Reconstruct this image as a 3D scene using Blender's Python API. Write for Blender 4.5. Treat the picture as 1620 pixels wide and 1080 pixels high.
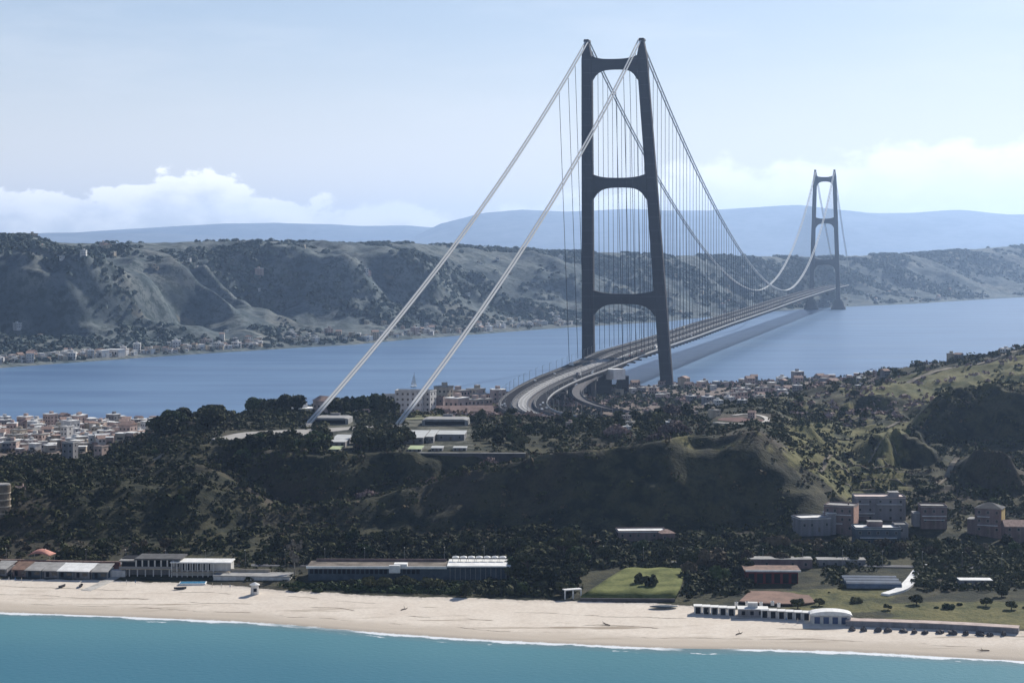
import bpy, math, random
import numpy as np
from mathutils import Vector, Matrix
R = math.radians
rnd = random.Random(7)
for o in list(bpy.data.objects): bpy.data.objects.remove(o)
scene = bpy.context.scene
COL = scene.collection

# ------------------------------------------------------------------ camera
CAMH, FPX, HORY, CX = 150.0, 3008.0, 407.0, 810.0
cam_d = bpy.data.cameras.new('camera')
cam = bpy.data.objects.new('camera', cam_d); COL.objects.link(cam)
cam.location = (0, 0, CAMH); cam.rotation_euler = (R(90), 0, 0)
cam_d.sensor_width = 36; cam_d.lens = FPX/1620*36
cam_d.shift_y = -(540-HORY)/1620
cam_d.clip_start = 1; cam_d.clip_end = 60000
scene.camera = cam

# ------------------------------------------------------------------ sun, sky, exposure
SUN_AZ, SUN_EL = R(33), R(32)
S = Vector((math.sin(SUN_AZ)*math.cos(SUN_EL), math.cos(SUN_AZ)*math.cos(SUN_EL), math.sin(SUN_EL)))
sl = bpy.data.lights.new('sun', 'SUN'); sl.energy = 5.0; sl.angle = R(0.53); sl.color = (1, .95, .87)
so = bpy.data.objects.new('sun', sl); COL.objects.link(so)
so.rotation_euler = S.to_track_quat('Z', 'Y').to_euler(); so.location = (0, 0, 900)
scene.view_settings.view_transform = 'Standard'; scene.view_settings.look = 'None'
scene.view_settings.gamma = 1; scene.view_settings.exposure = 0.35
scene.cycles.volume_bounces = 0; scene.cycles.max_bounces = 5
scene.cycles.transparent_max_bounces = 12; scene.cycles.diffuse_bounces = 2; scene.cycles.glossy_bounces = 2

class NT:
    """small node-tree helper"""
    def __init__(s, tree): s.t = tree; s.t.nodes.clear()
    def n(s, kind, **kw):
        nd = s.t.nodes.new(kind)
        for k, v in kw.items(): setattr(nd, k, v)
        return nd
    def l(s, a, b): s.t.links.new(a, b)
    def val(s, inp, v):
        if isinstance(v, bpy.types.NodeSocket): s.l(v, inp)
        elif v is not None: inp.default_value = v
    def m(s, op, a, b=None, c=None, clamp=False):
        nd = s.n('ShaderNodeMath', operation=op, use_clamp=clamp)
        s.val(nd.inputs[0], a); s.val(nd.inputs[1], b); s.val(nd.inputs[2], c)
        return nd.outputs[0]
    def mix(s, f, a, b, mode='MIX'):
        nd = s.n('ShaderNodeMix', data_type='RGBA', blend_type=mode)
        s.val(nd.inputs[0], f)
        for i, v in ((6, a), (7, b)):
            if isinstance(v, tuple): nd.inputs[i].default_value = (*v[:3], 1)
            else: s.l(v, nd.inputs[i])
        return nd.outputs[2]
    def ramp(s, f, pts, interp='LINEAR'):
        nd = s.n('ShaderNodeValToRGB'); cr = nd.color_ramp; cr.interpolation = interp
        while len(cr.elements) < len(pts): cr.elements.new(.5)
        for e, (p, c) in zip(cr.elements, pts):
            e.position = p; e.color = (c, c, c, 1) if not isinstance(c, tuple) else (*c, 1)
        s.l(f, nd.inputs[0]); return nd.outputs[0]
    def noise(s, vec, scale, detail=4, rough=.55, dist=0.0):
        nd = s.n('ShaderNodeTexNoise'); s.l(vec, nd.inputs['Vector'])
        nd.inputs['Scale'].default_value = scale; nd.inputs['Detail'].default_value = detail
        nd.inputs['Roughness'].default_value = rough; nd.inputs['Distortion'].default_value = dist
        return nd.outputs[0]
    def mr(s, v, a, b, c=0.0, d=1.0, smooth=True):
        nd = s.n('ShaderNodeMapRange', interpolation_type='SMOOTHSTEP' if smooth else 'LINEAR')
        s.val(nd.inputs[0], v); s.val(nd.inputs[1], a); s.val(nd.inputs[2], b); s.val(nd.inputs[3], c); s.val(nd.inputs[4], d)
        return nd.outputs[0]
    def scalevec(s, v, xyz):
        nd = s.n('ShaderNodeVectorMath', operation='MULTIPLY'); s.l(v, nd.inputs[0]); nd.inputs[1].default_value = xyz
        return nd.outputs[0]

world = bpy.data.worlds.new('World'); scene.world = world; world.use_nodes = True
w = NT(world.node_tree)
sky = w.n('ShaderNodeTexSky', sky_type='NISHITA', sun_disc=False)
sky.sun_elevation = SUN_EL; sky.sun_rotation = SUN_AZ
sky.air_density = 1.0; sky.dust_density = .6; sky.ozone_density = 2.0; sky.altitude = 100
tc = w.n('ShaderNodeTexCoord'); sep = w.n('ShaderNodeSeparateXYZ'); w.l(tc.outputs['Generated'], sep.inputs[0])
X_, Y_, Z_ = sep.outputs
az = w.m('ARCTAN2', X_, Y_)                     # azimuth from +Y
hor = w.m('SQRT', w.m('ADD', w.m('MULTIPLY', X_, X_), w.m('MULTIPLY', Y_, Y_)))
el = w.m('ARCTAN2', Z_, hor)
cv = w.n('ShaderNodeCombineXYZ'); w.l(az, cv.inputs[0]); w.l(w.m('MULTIPLY', el, 1.6), cv.inputs[1])
n1 = w.noise(cv.outputs[0], 42, 8, .55, .1)
n2 = w.noise(cv.outputs[0], 11, 5, .5)
# height of the cloud tops by azimuth, radians of elevation times ten
top = w.ramp(w.mr(az, -.30, .30, 0, 1, False), [(0, .050), (.08, .040), (.145, .034), (.20, .047), (.235, .046), (.275, .036), (.30, .030),
      (.42, .025), (.55, .034), (.66, .052), (.78, .058), (1, .066)])
puff = w.m('ADD', w.m('MULTIPLY', w.m('SUBTRACT', n1, .5), .042), w.m('MULTIPLY', w.m('SUBTRACT', n2, .5), .02))
soft = w.mr(az, -.12, .02, .0038, .011)
d_ = w.m('SUBTRACT', w.m('ADD', top, puff), el)
cl = w.m('MULTIPLY', w.mr(d_, 0, soft), w.mr(az, -.15, -.06, 1.0, .5))
cl = w.m('MULTIPLY', cl, w.mr(az, -.06, .06, 1.0, 1.6), clamp=True)
shade = w.mr(w.m('ADD', w.m('MULTIPLY', w.m('SUBTRACT', n1, .5), 2.2), w.mr(d_, .0, .035, 1.0, .25, False)), .2, .95)
cc = w.mix(shade, (9.6, 10.0, 10.6), (16.5, 16.3, 15.8))
cc = w.mix(w.mr(az, -.02, .12, 0, .7), cc, (13.2, 13.3, 13.4))
lowsky = w.mix(.5, sky.outputs[0], (5.6, 6.7, 8.9))
skyc = w.mix(w.mr(el, .13, .42), lowsky, w.mix(.5, sky.outputs[0], (.8, 1.3, 3.0)))
wisp = w.m('MULTIPLY', w.mr(w.noise(w.scalevec(cv.outputs[0], (1, 3, 1)), 5, 6, .6), .42, .75, 0, .35), w.mr(el, .15, .35, 1, 0))
skyc = w.mix(wisp, skyc, (9.2, 9.8, 10.6))
# pale veil low over the horizon
veil = w.mr(el, .012, .135, .9, 0.0)
skyc = w.mix(veil, skyc, (10.9, 10.7, 10.5))
fin = w.mix(cl, skyc, cc)
bg = w.n('ShaderNodeBackground'); w.l(fin, bg.inputs[0]); bg.inputs[1].default_value = 0.074
wo = w.n('ShaderNodeOutputWorld'); w.l(bg.outputs[0], wo.inputs[0])

# ------------------------------------------------------------------ helpers
def tag(o, label=None, cat=None, group=None, kind=None):
    if label: o['label'] = label
    if cat: o['category'] = cat
    if group: o['group'] = group
    if kind: o['kind'] = kind
    return o
def mesh_obj(name, V, F, mats, parent=None, smooth=False, midx=None):
    me = bpy.data.meshes.new(name)
    me.from_pydata([tuple(v) for v in V], [], [tuple(f) for f in F])
    for m in (mats if isinstance(mats, (list, tuple)) else [mats]): me.materials.append(m)
    if midx is not None: me.polygons.foreach_set('material_index', midx)
    if smooth: me.polygons.foreach_set('use_smooth', [True]*len(me.polygons))
    me.update()
    o = bpy.data.objects.new(name, me); COL.objects.link(o)
    if parent is not None: o.parent = parent
    return o
def np_mesh(name, V, Q, mats, parent=None, smooth=False, k=4):
    """fast mesh from numpy verts (n,3) and faces (m,k)"""
    me = bpy.data.meshes.new(name)
    V = np.asarray(V, np.float32); Q = np.asarray(Q, np.int32)
    me.vertices.add(len(V)); me.vertices.foreach_set('co', V.ravel())
    me.loops.add(Q.size); me.loops.foreach_set('vertex_index', Q.ravel())
    me.polygons.add(len(Q)); me.polygons.foreach_set('loop_start', np.arange(0, Q.size, k, dtype=np.int32))
    me.polygons.foreach_set('loop_total', np.full(len(Q), k, np.int32))
    for m in (mats if isinstance(mats, (list, tuple)) else [mats]): me.materials.append(m)
    if smooth: me.polygons.foreach_set('use_smooth', np.ones(len(Q), bool))
    me.update(calc_edges=True); me.validate()
    o = bpy.data.objects.new(name, me); COL.objects.link(o)
    if parent is not None: o.parent = parent
    return o
def empty(name, loc=(0, 0, 0), rz=0.0):
    o = bpy.data.objects.new(name, None); COL.objects.link(o); o.location = loc; o.rotation_euler = (0, 0, rz)
    o.empty_display_size = 1
    return o
class MB:
    def __init__(s): s.V = []; s.F = []; s.M = []
    def add(s, V, F, m=0):
        b = len(s.V); s.V += [tuple(v) for v in V]; s.F += [tuple(i+b for i in f) for f in F]; s.M += [m]*len(F); return s
    def box(s, x0, x1, y0, y1, z0, z1, m=0, T=None):
        V = [Vector((x, y, z)) for z in (z0, z1) for y in (y0, y1) for x in (x0, x1)]
        if T is not None: V = [T @ v for v in V]
        return s.add(V, [(0, 2, 3, 1), (4, 5, 7, 6), (0, 1, 5, 4), (2, 6, 7, 3), (0, 4, 6, 2), (1, 3, 7, 5)], m)
    def tube(s, P, r, n=6, m=0, caps=True):
        P = [Vector(p) for p in P]; rr = r if isinstance(r, (list, tuple)) else [r]*len(P)
        b = len(s.V); F = []
        for i, p in enumerate(P):
            t = (P[min(i+1, len(P)-1)] - P[max(i-1, 0)]).normalized()
            a = Vector((0, 0, 1)) if abs(t.z) < .9 else Vector((1, 0, 0))
            u = t.cross(a).normalized(); v = t.cross(u)
            for k in range(n):
                an = 2*math.pi*k/n; s.V.append(tuple(p + (u*math.cos(an)+v*math.sin(an))*rr[i]))
        for i in range(len(P)-1):
            for k in range(n):
                k2 = (k+1) % n
                F.append((b+i*n+k, b+(i+1)*n+k, b+(i+1)*n+k2, b+i*n+k2))
        if caps:
            F.append(tuple(b+k for k in range(n))); F.append(tuple(b+(len(P)-1)*n+k for k in reversed(range(n))))
        s.F += F; s.M += [m]*len(F); return s
    def prism(s, poly, y0, y1, m=0, T=None):
        """polygon in x,z extruded along y (counter-clockwise seen from -y)"""
        n = len(poly)
        V = [Vector((x, y0, z)) for x, z in poly] + [Vector((x, y1, z)) for x, z in poly]
        if T is not None: V = [T @ v for v in V]
        F = [tuple(range(n)), tuple(range(2*n-1, n-1, -1))] + [(i, i+n, (i+1) % n+n, (i+1) % n) for i in range(n)]
        return s.add(V, F, m)
    def build(s, name, mats, parent=None, smooth=False):
        return mesh_obj(name, s.V, s.F, mats, parent, smooth, s.M)

# ------------------------------------------------------------------ materials
MATS = {}
def mat(name, col, rough=.8, spec=.3, metal=0.0, var=.0, vscale=.3, bump=0.0, col2=None, streak=False):
    if name in MATS: return MATS[name]
    m = bpy.data.materials.new(name); m.use_nodes = True; t = NT(m.node_tree)
    b = t.n('ShaderNodeBsdfPrincipled'); o = t.n('ShaderNodeOutputMaterial'); t.l(b.outputs[0], o.inputs[0])
    b.inputs['Roughness'].default_value = rough; b.inputs['Specular IOR Level'].default_value = spec
    b.inputs['Metallic'].default_value = metal
    if var or col2 or bump:
        g = t.n('ShaderNodeTexCoord'); v = g.outputs['Object']
        if streak: v = t.scalevec(v, (1, 1, .12))
        n = t.noise(v, vscale, 5, .6); n2_ = t.noise(g.outputs['Object'], vscale*7, 3, .6)
        f = t.mr(t.m('ADD', t.m('MULTIPLY', n, .7), t.m('MULTIPLY', n2_, .3)), .35, .65)
        lo = tuple(c*(1-var) for c in col); hi = col2 if col2 else tuple(min(1, c*(1+var*.5)) for c in col)
        t.l(t.mix(f, lo, hi), b.inputs['Base Color'])
        if bump:
            bp = t.n('ShaderNodeBump'); bp.inputs['Strength'].default_value = bump; bp.inputs['Distance'].default_value = .3
            t.l(n2_, bp.inputs['Height']); t.l(bp.outputs[0], b.inputs['Normal'])
    else: b.inputs['Base Color'].default_value = (*col, 1)
    MATS[name] = m; return m

# ------------------------------------------------------------------ noise in numpy
def _h(ix, iy, seed):
    n = (ix.astype(np.int64)*374761393 + iy.astype(np.int64)*668265263 + seed*1442695041) & 0xffffffff
    n = ((n ^ (n >> 13))*1274126177) & 0xffffffff
    n = n ^ (n >> 16)
    return (n & 0xffff)/65535.0
def vn(x, y, seed=0):
    ix = np.floor(x); iy = np.floor(y); fx = x-ix; fy = y-iy
    fx = fx*fx*(3-2*fx); fy = fy*fy*(3-2*fy)
    a = _h(ix, iy, seed); b = _h(ix+1, iy, seed); c = _h(ix, iy+1, seed); d = _h(ix+1, iy+1, seed)
    return (a*(1-fx)+b*fx)*(1-fy)+(c*(1-fx)+d*fx)*fy
def fbm(x, y, L, oct=4, seed=0, rough=.5):
    s = 0; a = 1; tot = 0
    for i in range(oct):
        s = s + a*vn(x/L, y/L, seed+i*17); tot += a; a *= rough; L = L*.49
    return s/tot-.5
def ridged(x, y, L, oct=3, seed=0):
    s = 0; a = 1; tot = 0
    for i in range(oct):
        s = s + a*(1-abs(2*vn(x/L, y/L, seed+i*31)-1)); tot += a; a *= .5; L = L*.5
    return s/tot
def sst(x, a, b):
    t = np.clip((x-a)/(b-a), 0, 1); return t*t*(3-2*t)

# ------------------------------------------------------------------ near land: sections Y, z at fan columns
PXN = np.array([-150, 0, 150, 300, 380, 450, 600, 750, 900, 1050, 1200, 1350, 1500, 1620, 1800], float)
def row(*v): return np.array(v, float)
SEC = [  # (Y, z) per column
 (row(680,684,677,668,662,657,640,627,618,610,608,603,594,587,575), row(*[-9]*15)),
 (row(810,804,797,788,783,777,760,747,738,730,728,723,714,707,695), row(*[0]*15)),
 (row(875,870,867,858,850,840,827,820,814,808,790,775,760,748,735), row(*[3]*15)),
 (row(930,928,925,920,912,905,890,885,875,870,850,835,820,808,795), row(*[5]*15)),
 (row(955,955,958,962,965,970,972,972,970,970,975,925,925,930,930), row(8,8,8,8,8,8,8,8,9,9,10,9,9,9,10)),
 (row(1020,1015,1015,1015,1010,1010,1012,1014,1018,1020,1025,1020,1020,1030,1030), row(29,29,28,31,24,14,23,36,46,52,56,19,18,17,18)),
 (row(1100,1100,1090,1080,1060,1046,1046,1048,1060,1070,1100,1100,1110,1110,1110), row(22,24,27,38,26,13,17,28,36,44,54,27,20,20,22)),
 (row(1250,1250,1240,1150,1105,1074,1074,1076,1130,1160,1230,1320,1330,1330,1350), row(10,11,15,41,40,40,40,40,42,45,50,34,36,40,44)),
 (row(1340,1340,1340,1300,1310,1330,1340,1330,1310,1300,1380,1560,1600,1600,1620), row(10,10,12,40,40,40,40,40,37,41,46,42,58,68,80)),
 (row(1450,1450,1450,1430,1450,1500,1550,1500,1480,1500,1600,1800,1850,1850,1850), row(8,8,8,14,12,10,12,15,18,18,24,30,44,60,75)),
 (row(1590,1600,1640,1700,1750,1800,1880,1950,2020,2080,2150,2200,2150,2150,2150), row(3.5,3.5,3.5,3.5,3.5,3.5,3.5,4,4,5,6,10,20,26,30)),
 (row(1640,1653,1710,1790,1830,1870,1945,2050,2215,2225,2280,2350,2350,2350,2350), row(*[0]*15)),
 (row(1740,1753,1810,1890,1930,1970,2045,2150,2315,2325,2380,2450,2450,2450,2450), row(*[-9]*15)),
]
SCARPS = [  # px0, px1, Y0, height, decay length
 (1430, 1680, 1225, 30, 170), (1375, 1490, 1120, 16, 110), (1490, 1625, 1030, 19, 90), (1290, 1450, 1390, 9, 120),
 (1225, 1345, 1150, 10, 90)]
def pxof(X, Y): return CX+FPX*X/np.maximum(Y, 50)
def base_h(X, Y, noise=True):
    X = np.asarray(X, float); Y = np.asarray(Y, float)
    p = np.clip(pxof(X, Y), -150, 1800)
    inland = sst(Y, 925, 990)*(1-sst(Y, 1700, 1850))
    if noise:
        Yw = Y + inland*(fbm(X, Y, 70, 4, 3)*46 + fbm(X, Y, 18, 2, 9)*10)
    else: Yw = Y
    ys = [np.interp(p, PXN, s[0]) for s in SEC]; zs = [np.interp(p, PXN, s[1]) for s in SEC]
    z = np.where(Yw < ys[0], zs[0], zs[-1])
    for i in range(len(SEC)-1):
        m = (Yw >= ys[i]) & (Yw < ys[i+1]); t = (Yw-ys[i])/(ys[i+1]-ys[i])
        if i >= 3: t = .5*t+.5*t*t*(3-2*t)
        z = np.where(m, zs[i]*(1-t)+zs[i+1]*t, z)
    for a, b, Y0, h, L in SCARPS:
        q_ = p+fbm(X, Y, 55, 3, 71)*90; W = sst(q_, a, a+60)*(1-sst(q_, b-60, b)); y0 = Y0 + fbm(X, Y*.6+Y0, 60, 4, int(Y0))*120
        d = Y-y0; run = h*.85
        f = np.where(d < 0, 0, np.where(d < run, d/run, np.clip(1-(d-run)/L, 0, 1)))
        z = z + W*h*f*(.55+.9*vn(X/38, Y/60, 5))
    if noise:
        hill = sst(p, 1180, 1300)*sst(Y, 980, 1060)*(1-sst(Y, 1900, 2050))
        lefth = (1-sst(p, 380, 430))*sst(Y, 960, 1000)*(1-sst(Y, 1230, 1300))
        z = z + hill*((ridged(X, Y, 95, 3, 11)-.6)*17) + lefth*((ridged(X, Y, 60, 3, 21)-.6)*9)
        # cultivated terraces on the right-hand slope
        ter = sst(p, 1300, 1350)*(1-sst(p, 1440, 1500))*sst(Y, 1030, 1060)*(1-sst(Y, 1180, 1230))
        st = 3.0; zt = np.floor(z/st)*st + st*sst((z/st) % 1, .72, 1.0)
        z = z*(1-ter)+zt*ter
        z = z + inland*(fbm(X, Y, 22, 3, 40)*4.0) + sst(Y, 905, 960)*(1-sst(Y, 2000, 2100))*fbm(X, Y, 7, 2, 41)*1.1
    # level platforms: court by the anchors, shelf for the villas
    def pad(z, px0, px1, Ya, Yb, zz, e=14):
        W = sst(p, px0-14, px0)*(1-sst(p, px1, px1+14))*sst(Y, Ya-e, Ya)*(1-sst(Y, Yb, Yb+e))
        return z*(1-W)+zz*W
    z = pad(z, 470, 830, 1078, 1300, 40, 8); z = pad(z, 350, 470, 1120, 1300, 40, 14)
    z = pad(z, 1262, 1445, 912, 960, 9.5, 8)
    z = pad(z, 1320, 1500, 978, 1000, 14, 10); z = pad(z, 1135, 1222, 1132, 1215, 50, 12)
    return z
# ------------------------------------------------------------------ near land mesh
def ground_z(X, Y): return float(base_h(np.array([X]), np.array([Y]))[0])
def atY(px, Y): return ((px-CX)/FPX*Y, Y)
def fan(cols, rows):
    A, YY = np.meshgrid(cols, rows); XX = (A-CX)/FPX*YY
    nc, nr = len(cols), len(rows)
    i = np.arange(nr-1)[:, None]*nc + np.arange(nc-1)[None]; i = i.ravel()
    return XX.ravel(), YY.ravel(), np.stack([i, i+1, i+1+nc, i+nc], 1)
cols = np.concatenate([np.arange(-420, -20, 14), np.arange(-20, 1641, 3.2), np.arange(1645, 2060, 14)])
rows = np.concatenate([np.arange(560, 700, 12), np.arange(700, 900, 2.4), np.arange(900, 1300, 2.0), np.arange(1300, 1700, 4), np.arange(1700, 2460, 8)])
gx, gy, gq = fan(cols, rows)
gz = base_h(gx, gy); gp = pxof(gx, gy)
land = np_mesh('ground', np.stack([gx, gy, gz], 1), gq, [], smooth=True); tag(land, kind='structure')
def attr(o, name, v):
    a = o.data.attributes.new(name, 'FLOAT', 'POINT'); a.data.foreach_set('value', np.asarray(v, np.float32))
pc = np.clip(gp, -150, 1800)
ybt = np.interp(pc, PXN, SEC[2][0]); yw = np.interp(pc, PXN, SEC[1][0])
attr(land, 'inland', gy-ybt); attr(land, 'shore', gy-yw)
# kinds of ground cover: grassy ridge, town ground, court, lawn-like meadow
grass = np.zeros_like(gz)
def blob(px0, px1, Ya, Yb, e=18, ep=25):
    return sst(gp, px0-ep, px0+ep)*(1-sst(gp, px1-ep, px1+ep))*sst(gy, Ya-e, Ya+e)*(1-sst(gy, Yb-e, Yb+e))
grass = np.maximum(grass, blob(740, 1240, 1014, 1034, 8)*.42)            # rim of the bluff
grass = np.maximum(grass, blob(1235, 1440, 1010, 1300)*.72)
grass = np.maximum(grass, blob(1330, 1800, 1430, 1560)*1.0)
grass = np.maximum(grass, blob(1220, 1700, 1250, 1420)*.5)
grass = np.maximum(grass, blob(1240, 1420, 785, 835, 6)*.7); grass = np.maximum(grass, blob(1400, 1800, 752, 805, 6)*.8)
grass = np.maximum(grass, blob(1010, 1130, 880, 950, 8)*.9)
grass = np.maximum(grass, blob(600, 860, 1290, 1400)*.8)
grass = np.maximum(grass, blob(940, 1060, 1170, 1230)*.7)
town = (blob(-300, 300, 1290, 1720)+blob(560, 1400, 1600, 2300)*.8+blob(640, 830, 1400, 1700)).clip(0, 1)
pave = blob(500, 760, 1085, 1290, 10, 25)*.7
attr(land, 'grass', grass); attr(land, 'town', town); attr(land, 'pave', pave)

m = bpy.data.materials.new('ground_cover'); m.use_nodes = True; t = NT(m.node_tree)
b = t.n('ShaderNodeBsdfPrincipled'); o = t.n('ShaderNodeOutputMaterial'); t.l(b.outputs[0], o.inputs[0])
b.inputs['Roughness'].default_value = .95; b.inputs['Specular IOR Level'].default_value = .15
geo = t.n('ShaderNodeNewGeometry'); P = geo.outputs['Position']
def A(name):
    a = t.n('ShaderNodeAttribute', attribute_name=name); return a.outputs['Fac']
nb, nm, nf = t.noise(P, .012, 5), t.noise(P, .07, 5, .6), t.noise(P, .6, 4, .6)
veg = t.mix(t.mr(nm, .38, .62), (.012, .017, .009), (.058, .054, .026))
veg = t.mix(t.mr(nb, .5, .7), veg, (.06, .047, .034))
veg = t.mix(t.mr(nf, .5, .72, 0, .7), veg, (.014, .02, .011))
gr = t.mix(t.mr(nm, .35, .65), (.072, .078, .024), (.155, .138, .050)); gr = t.mix(t.mr(nf, .45, .7, 0, .6), gr, (.045, .055, .02))
gfac = t.mr(t.m('ADD', A('grass'), t.m('MULTIPLY', t.m('SUBTRACT', nm, .5), 1.3)), .35, .7)
c = t.mix(gfac, veg, gr)
tw = t.mix(t.mr(nf, .4, .6), (.10, .075, .06), (.24, .19, .16))
c = t.mix(t.mr(t.m('ADD', A('town'), t.m('MULTIPLY', t.m('SUBTRACT', nm, .5), .8)), .45, .75), c, tw)
pv = t.mix(t.mr(nm, .4, .6), (.05, .052, .04), (.12, .12, .095))
c = t.mix(t.mr(t.m('ADD', A('pave'), t.m('MULTIPLY', t.m('SUBTRACT', nm, .5), 1.2)), .55, .8), c, pv)
# sand: dry, damp band, weed lines
sh = A('shore'); inl = A('inland')
shn = t.m('ADD', sh, t.m('MULTIPLY', t.m('SUBTRACT', t.noise(P, .035, 4), .5), 16))
sand = t.mix(t.mr(nm, .3, .7), (.66, .575, .475), (.73, .65, .545)); sand = t.mix(t.mr(nf, .35, .7, 0, .35), sand, (.47, .40, .32))
band = t.mr(shn, 8, 26); sand = t.mix(band, (.50, .43, .345), sand)
st = t.noise(t.scalevec(P, (.1, 1, 1)), .16, 4, .65)
sand = t.mix(t.m('MULTIPLY', t.mr(st, .56, .66), t.m('MULTIPLY', t.mr(shn, 6, 16), t.mr(shn, 30, 52, 1, 0))), sand, (.34, .28, .21))
lines = t.m('PINGPONG', shn, 8.5)
lm = t.m('MULTIPLY', t.m('MULTIPLY', t.mr(lines, .0, .9, 1, 0), t.mr(st, .47, .55)), t.m('MULTIPLY', t.mr(shn, 8, 12), t.mr(shn, 50, 56, 1, 0)))
sand = t.mix(t.m('MULTIPLY', lm, .95), sand, (.14, .11, .075))
sand = t.mix(t.mr(sh, .5, 7), (.36, .31, .25), sand)
fo = t.m('MULTIPLY', t.mr(t.m('ADD', sh, t.m('MULTIPLY', t.m('SUBTRACT', t.noise(P, .22, 5, .7), .5), 9)), -1, 1.6, 1, 0), t.mr(t.noise(P, .02, 3), .33, .5))
sand = t.mix(fo, sand, (.8, .82, .82))
edge = t.m('ADD', inl, t.m('MULTIPLY', t.m('SUBTRACT', t.noise(P, .15, 4, .65), .5), 9))
c = t.mix(t.mr(edge, -.5, 1.0), sand, c)
t.l(c, b.inputs['Base Color'])
bp = t.n('ShaderNodeBump'); bp.inputs['Strength'].default_value = .7; bp.inputs['Distance'].default_value = 1.2
t.l(t.m('MULTIPLY', t.m('ADD', nf, t.m('MULTIPLY', nm, 2)), t.mr(edge, -6, 8, .12, 1.0)), bp.inputs['Height']); t.l(bp.outputs[0], b.inputs['Normal'])
land.data.materials.append(m)

# ------------------------------------------------------------------ water
def water_mat(name, shallow, deep, a0, a1, foam=False):
    m = bpy.data.materials.new(name); m.use_nodes = True; t = NT(m.node_tree)
    b = t.n('ShaderNodeBsdfPrincipled'); o = t.n('ShaderNodeOutputMaterial'); t.l(b.outputs[0], o.inputs[0])
    b.inputs['Roughness'].default_value = .32; b.inputs['Specular IOR Level'].default_value = .12; b.inputs['IOR'].default_value = 1.33
    P = t.n('ShaderNodeNewGeometry').outputs['Position']
    n = t.noise(t.scalevec(P, (.25, 1, 1)), .012, 5, .55); n2 = t.noise(P, .4, 4, .6)
    if foam:
        at = t.n('ShaderNodeAttribute', attribute_name='shore').outputs['Fac']
        f = t.mr(t.m('ADD', at, t.m('MULTIPLY', t.m('SUBTRACT', n, .5), 60)), a0, a1)
        c = t.mix(f, deep, shallow)
        near = t.mr(at, -14, -2)
        c = t.mix(t.m('MULTIPLY', near, .6), c, (.16, .20, .20))
        e = t.m('ADD', at, t.m('MULTIPLY', t.m('SUBTRACT', t.noise(P, .06, 6, .7), .5), 15))
        fm = t.m('MULTIPLY', t.mr(e, -4.2, -2.4), t.mr(t.noise(t.scalevec(P, (1, .5, 1)), .018, 3), .36, .5))
        e2 = t.m('ABSOLUTE', t.m('ADD', e, 8.5))
        fm2 = t.m('MULTIPLY', t.mr(e2, .3, 1.3, 1, 0), t.mr(t.noise(P, .05, 4, .7), .56, .64))
        c = t.mix(t.m('MAXIMUM', fm, fm2), c, (.78, .8, .8))
    else:
        c = t.mix(t.mr(n, .35, .65), deep, shallow)
        st = t.noise(t.scalevec(P, (.12, .8, 1)), .006, 4, .5)
        c = t.mix(t.mr(st, .56, .66, 0, .4), c, (.16, .235, .33))
    t.l(c, b.inputs['Base Color'])
    bp = t.n('ShaderNodeBump'); bp.inputs['Strength'].default_value = .35; bp.inputs['Distance'].default_value = .5
    t.l(n2, bp.inputs['Height']); t.l(bp.outputs[0], b.inputs['Normal'])
    return m
c2 = np.concatenate([np.arange(-1400, -20, 60), np.arange(-20, 1641, 10), np.arange(1650, 3000, 60)]); r2 = np.concatenate([np.arange(80, 660, 20), np.arange(660, 920, 4)])
x, y, q = fan(c2, r2)
sea = np_mesh('sea_water', np.stack([x, y, x*0], 1), q, [water_mat('turquoise_sea', (.078, .215, .245), (.042, .158, .21), -120, -8, True)]); tag(sea, kind='structure')
attr(sea, 'shore', y-np.interp(np.clip(pxof(x, y), -150, 1800), PXN, SEC[1][0]))
xs = np.linspace(-9000, 11000, 60); 
strait = np_mesh('strait_water', [(-15000, 1150, -.02), (15000, 1150, -.02), (15000, 32000, -.02), (-15000, 32000, -.02)], [(0, 1, 2, 3)], [water_mat('blue_strait', (.125, .215, .345), (.09, .16, .285), 0, 1)]); tag(strait, kind='structure')
bed = np_mesh('seabed', [(-15000, -800, -12), (15000, -800, -12), (15000, 32000, -12), (-15000, 32000, -12)], [(0, 1, 2, 3)], [mat('seabed_sand', (.1, .14, .14))]); tag(bed, kind='structure')
skirt = np_mesh('open_sea', [(-15000, -800, -.03), (15000, -800, -.03), (15000, 1150, -.03), (-15000, 1150, -.03)], [(0, 1, 2, 3)], [water_mat('open_sea_water', (.05, .14, .175), (.045, .13, .165), 0, 1)]); tag(skirt, kind='structure')

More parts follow.
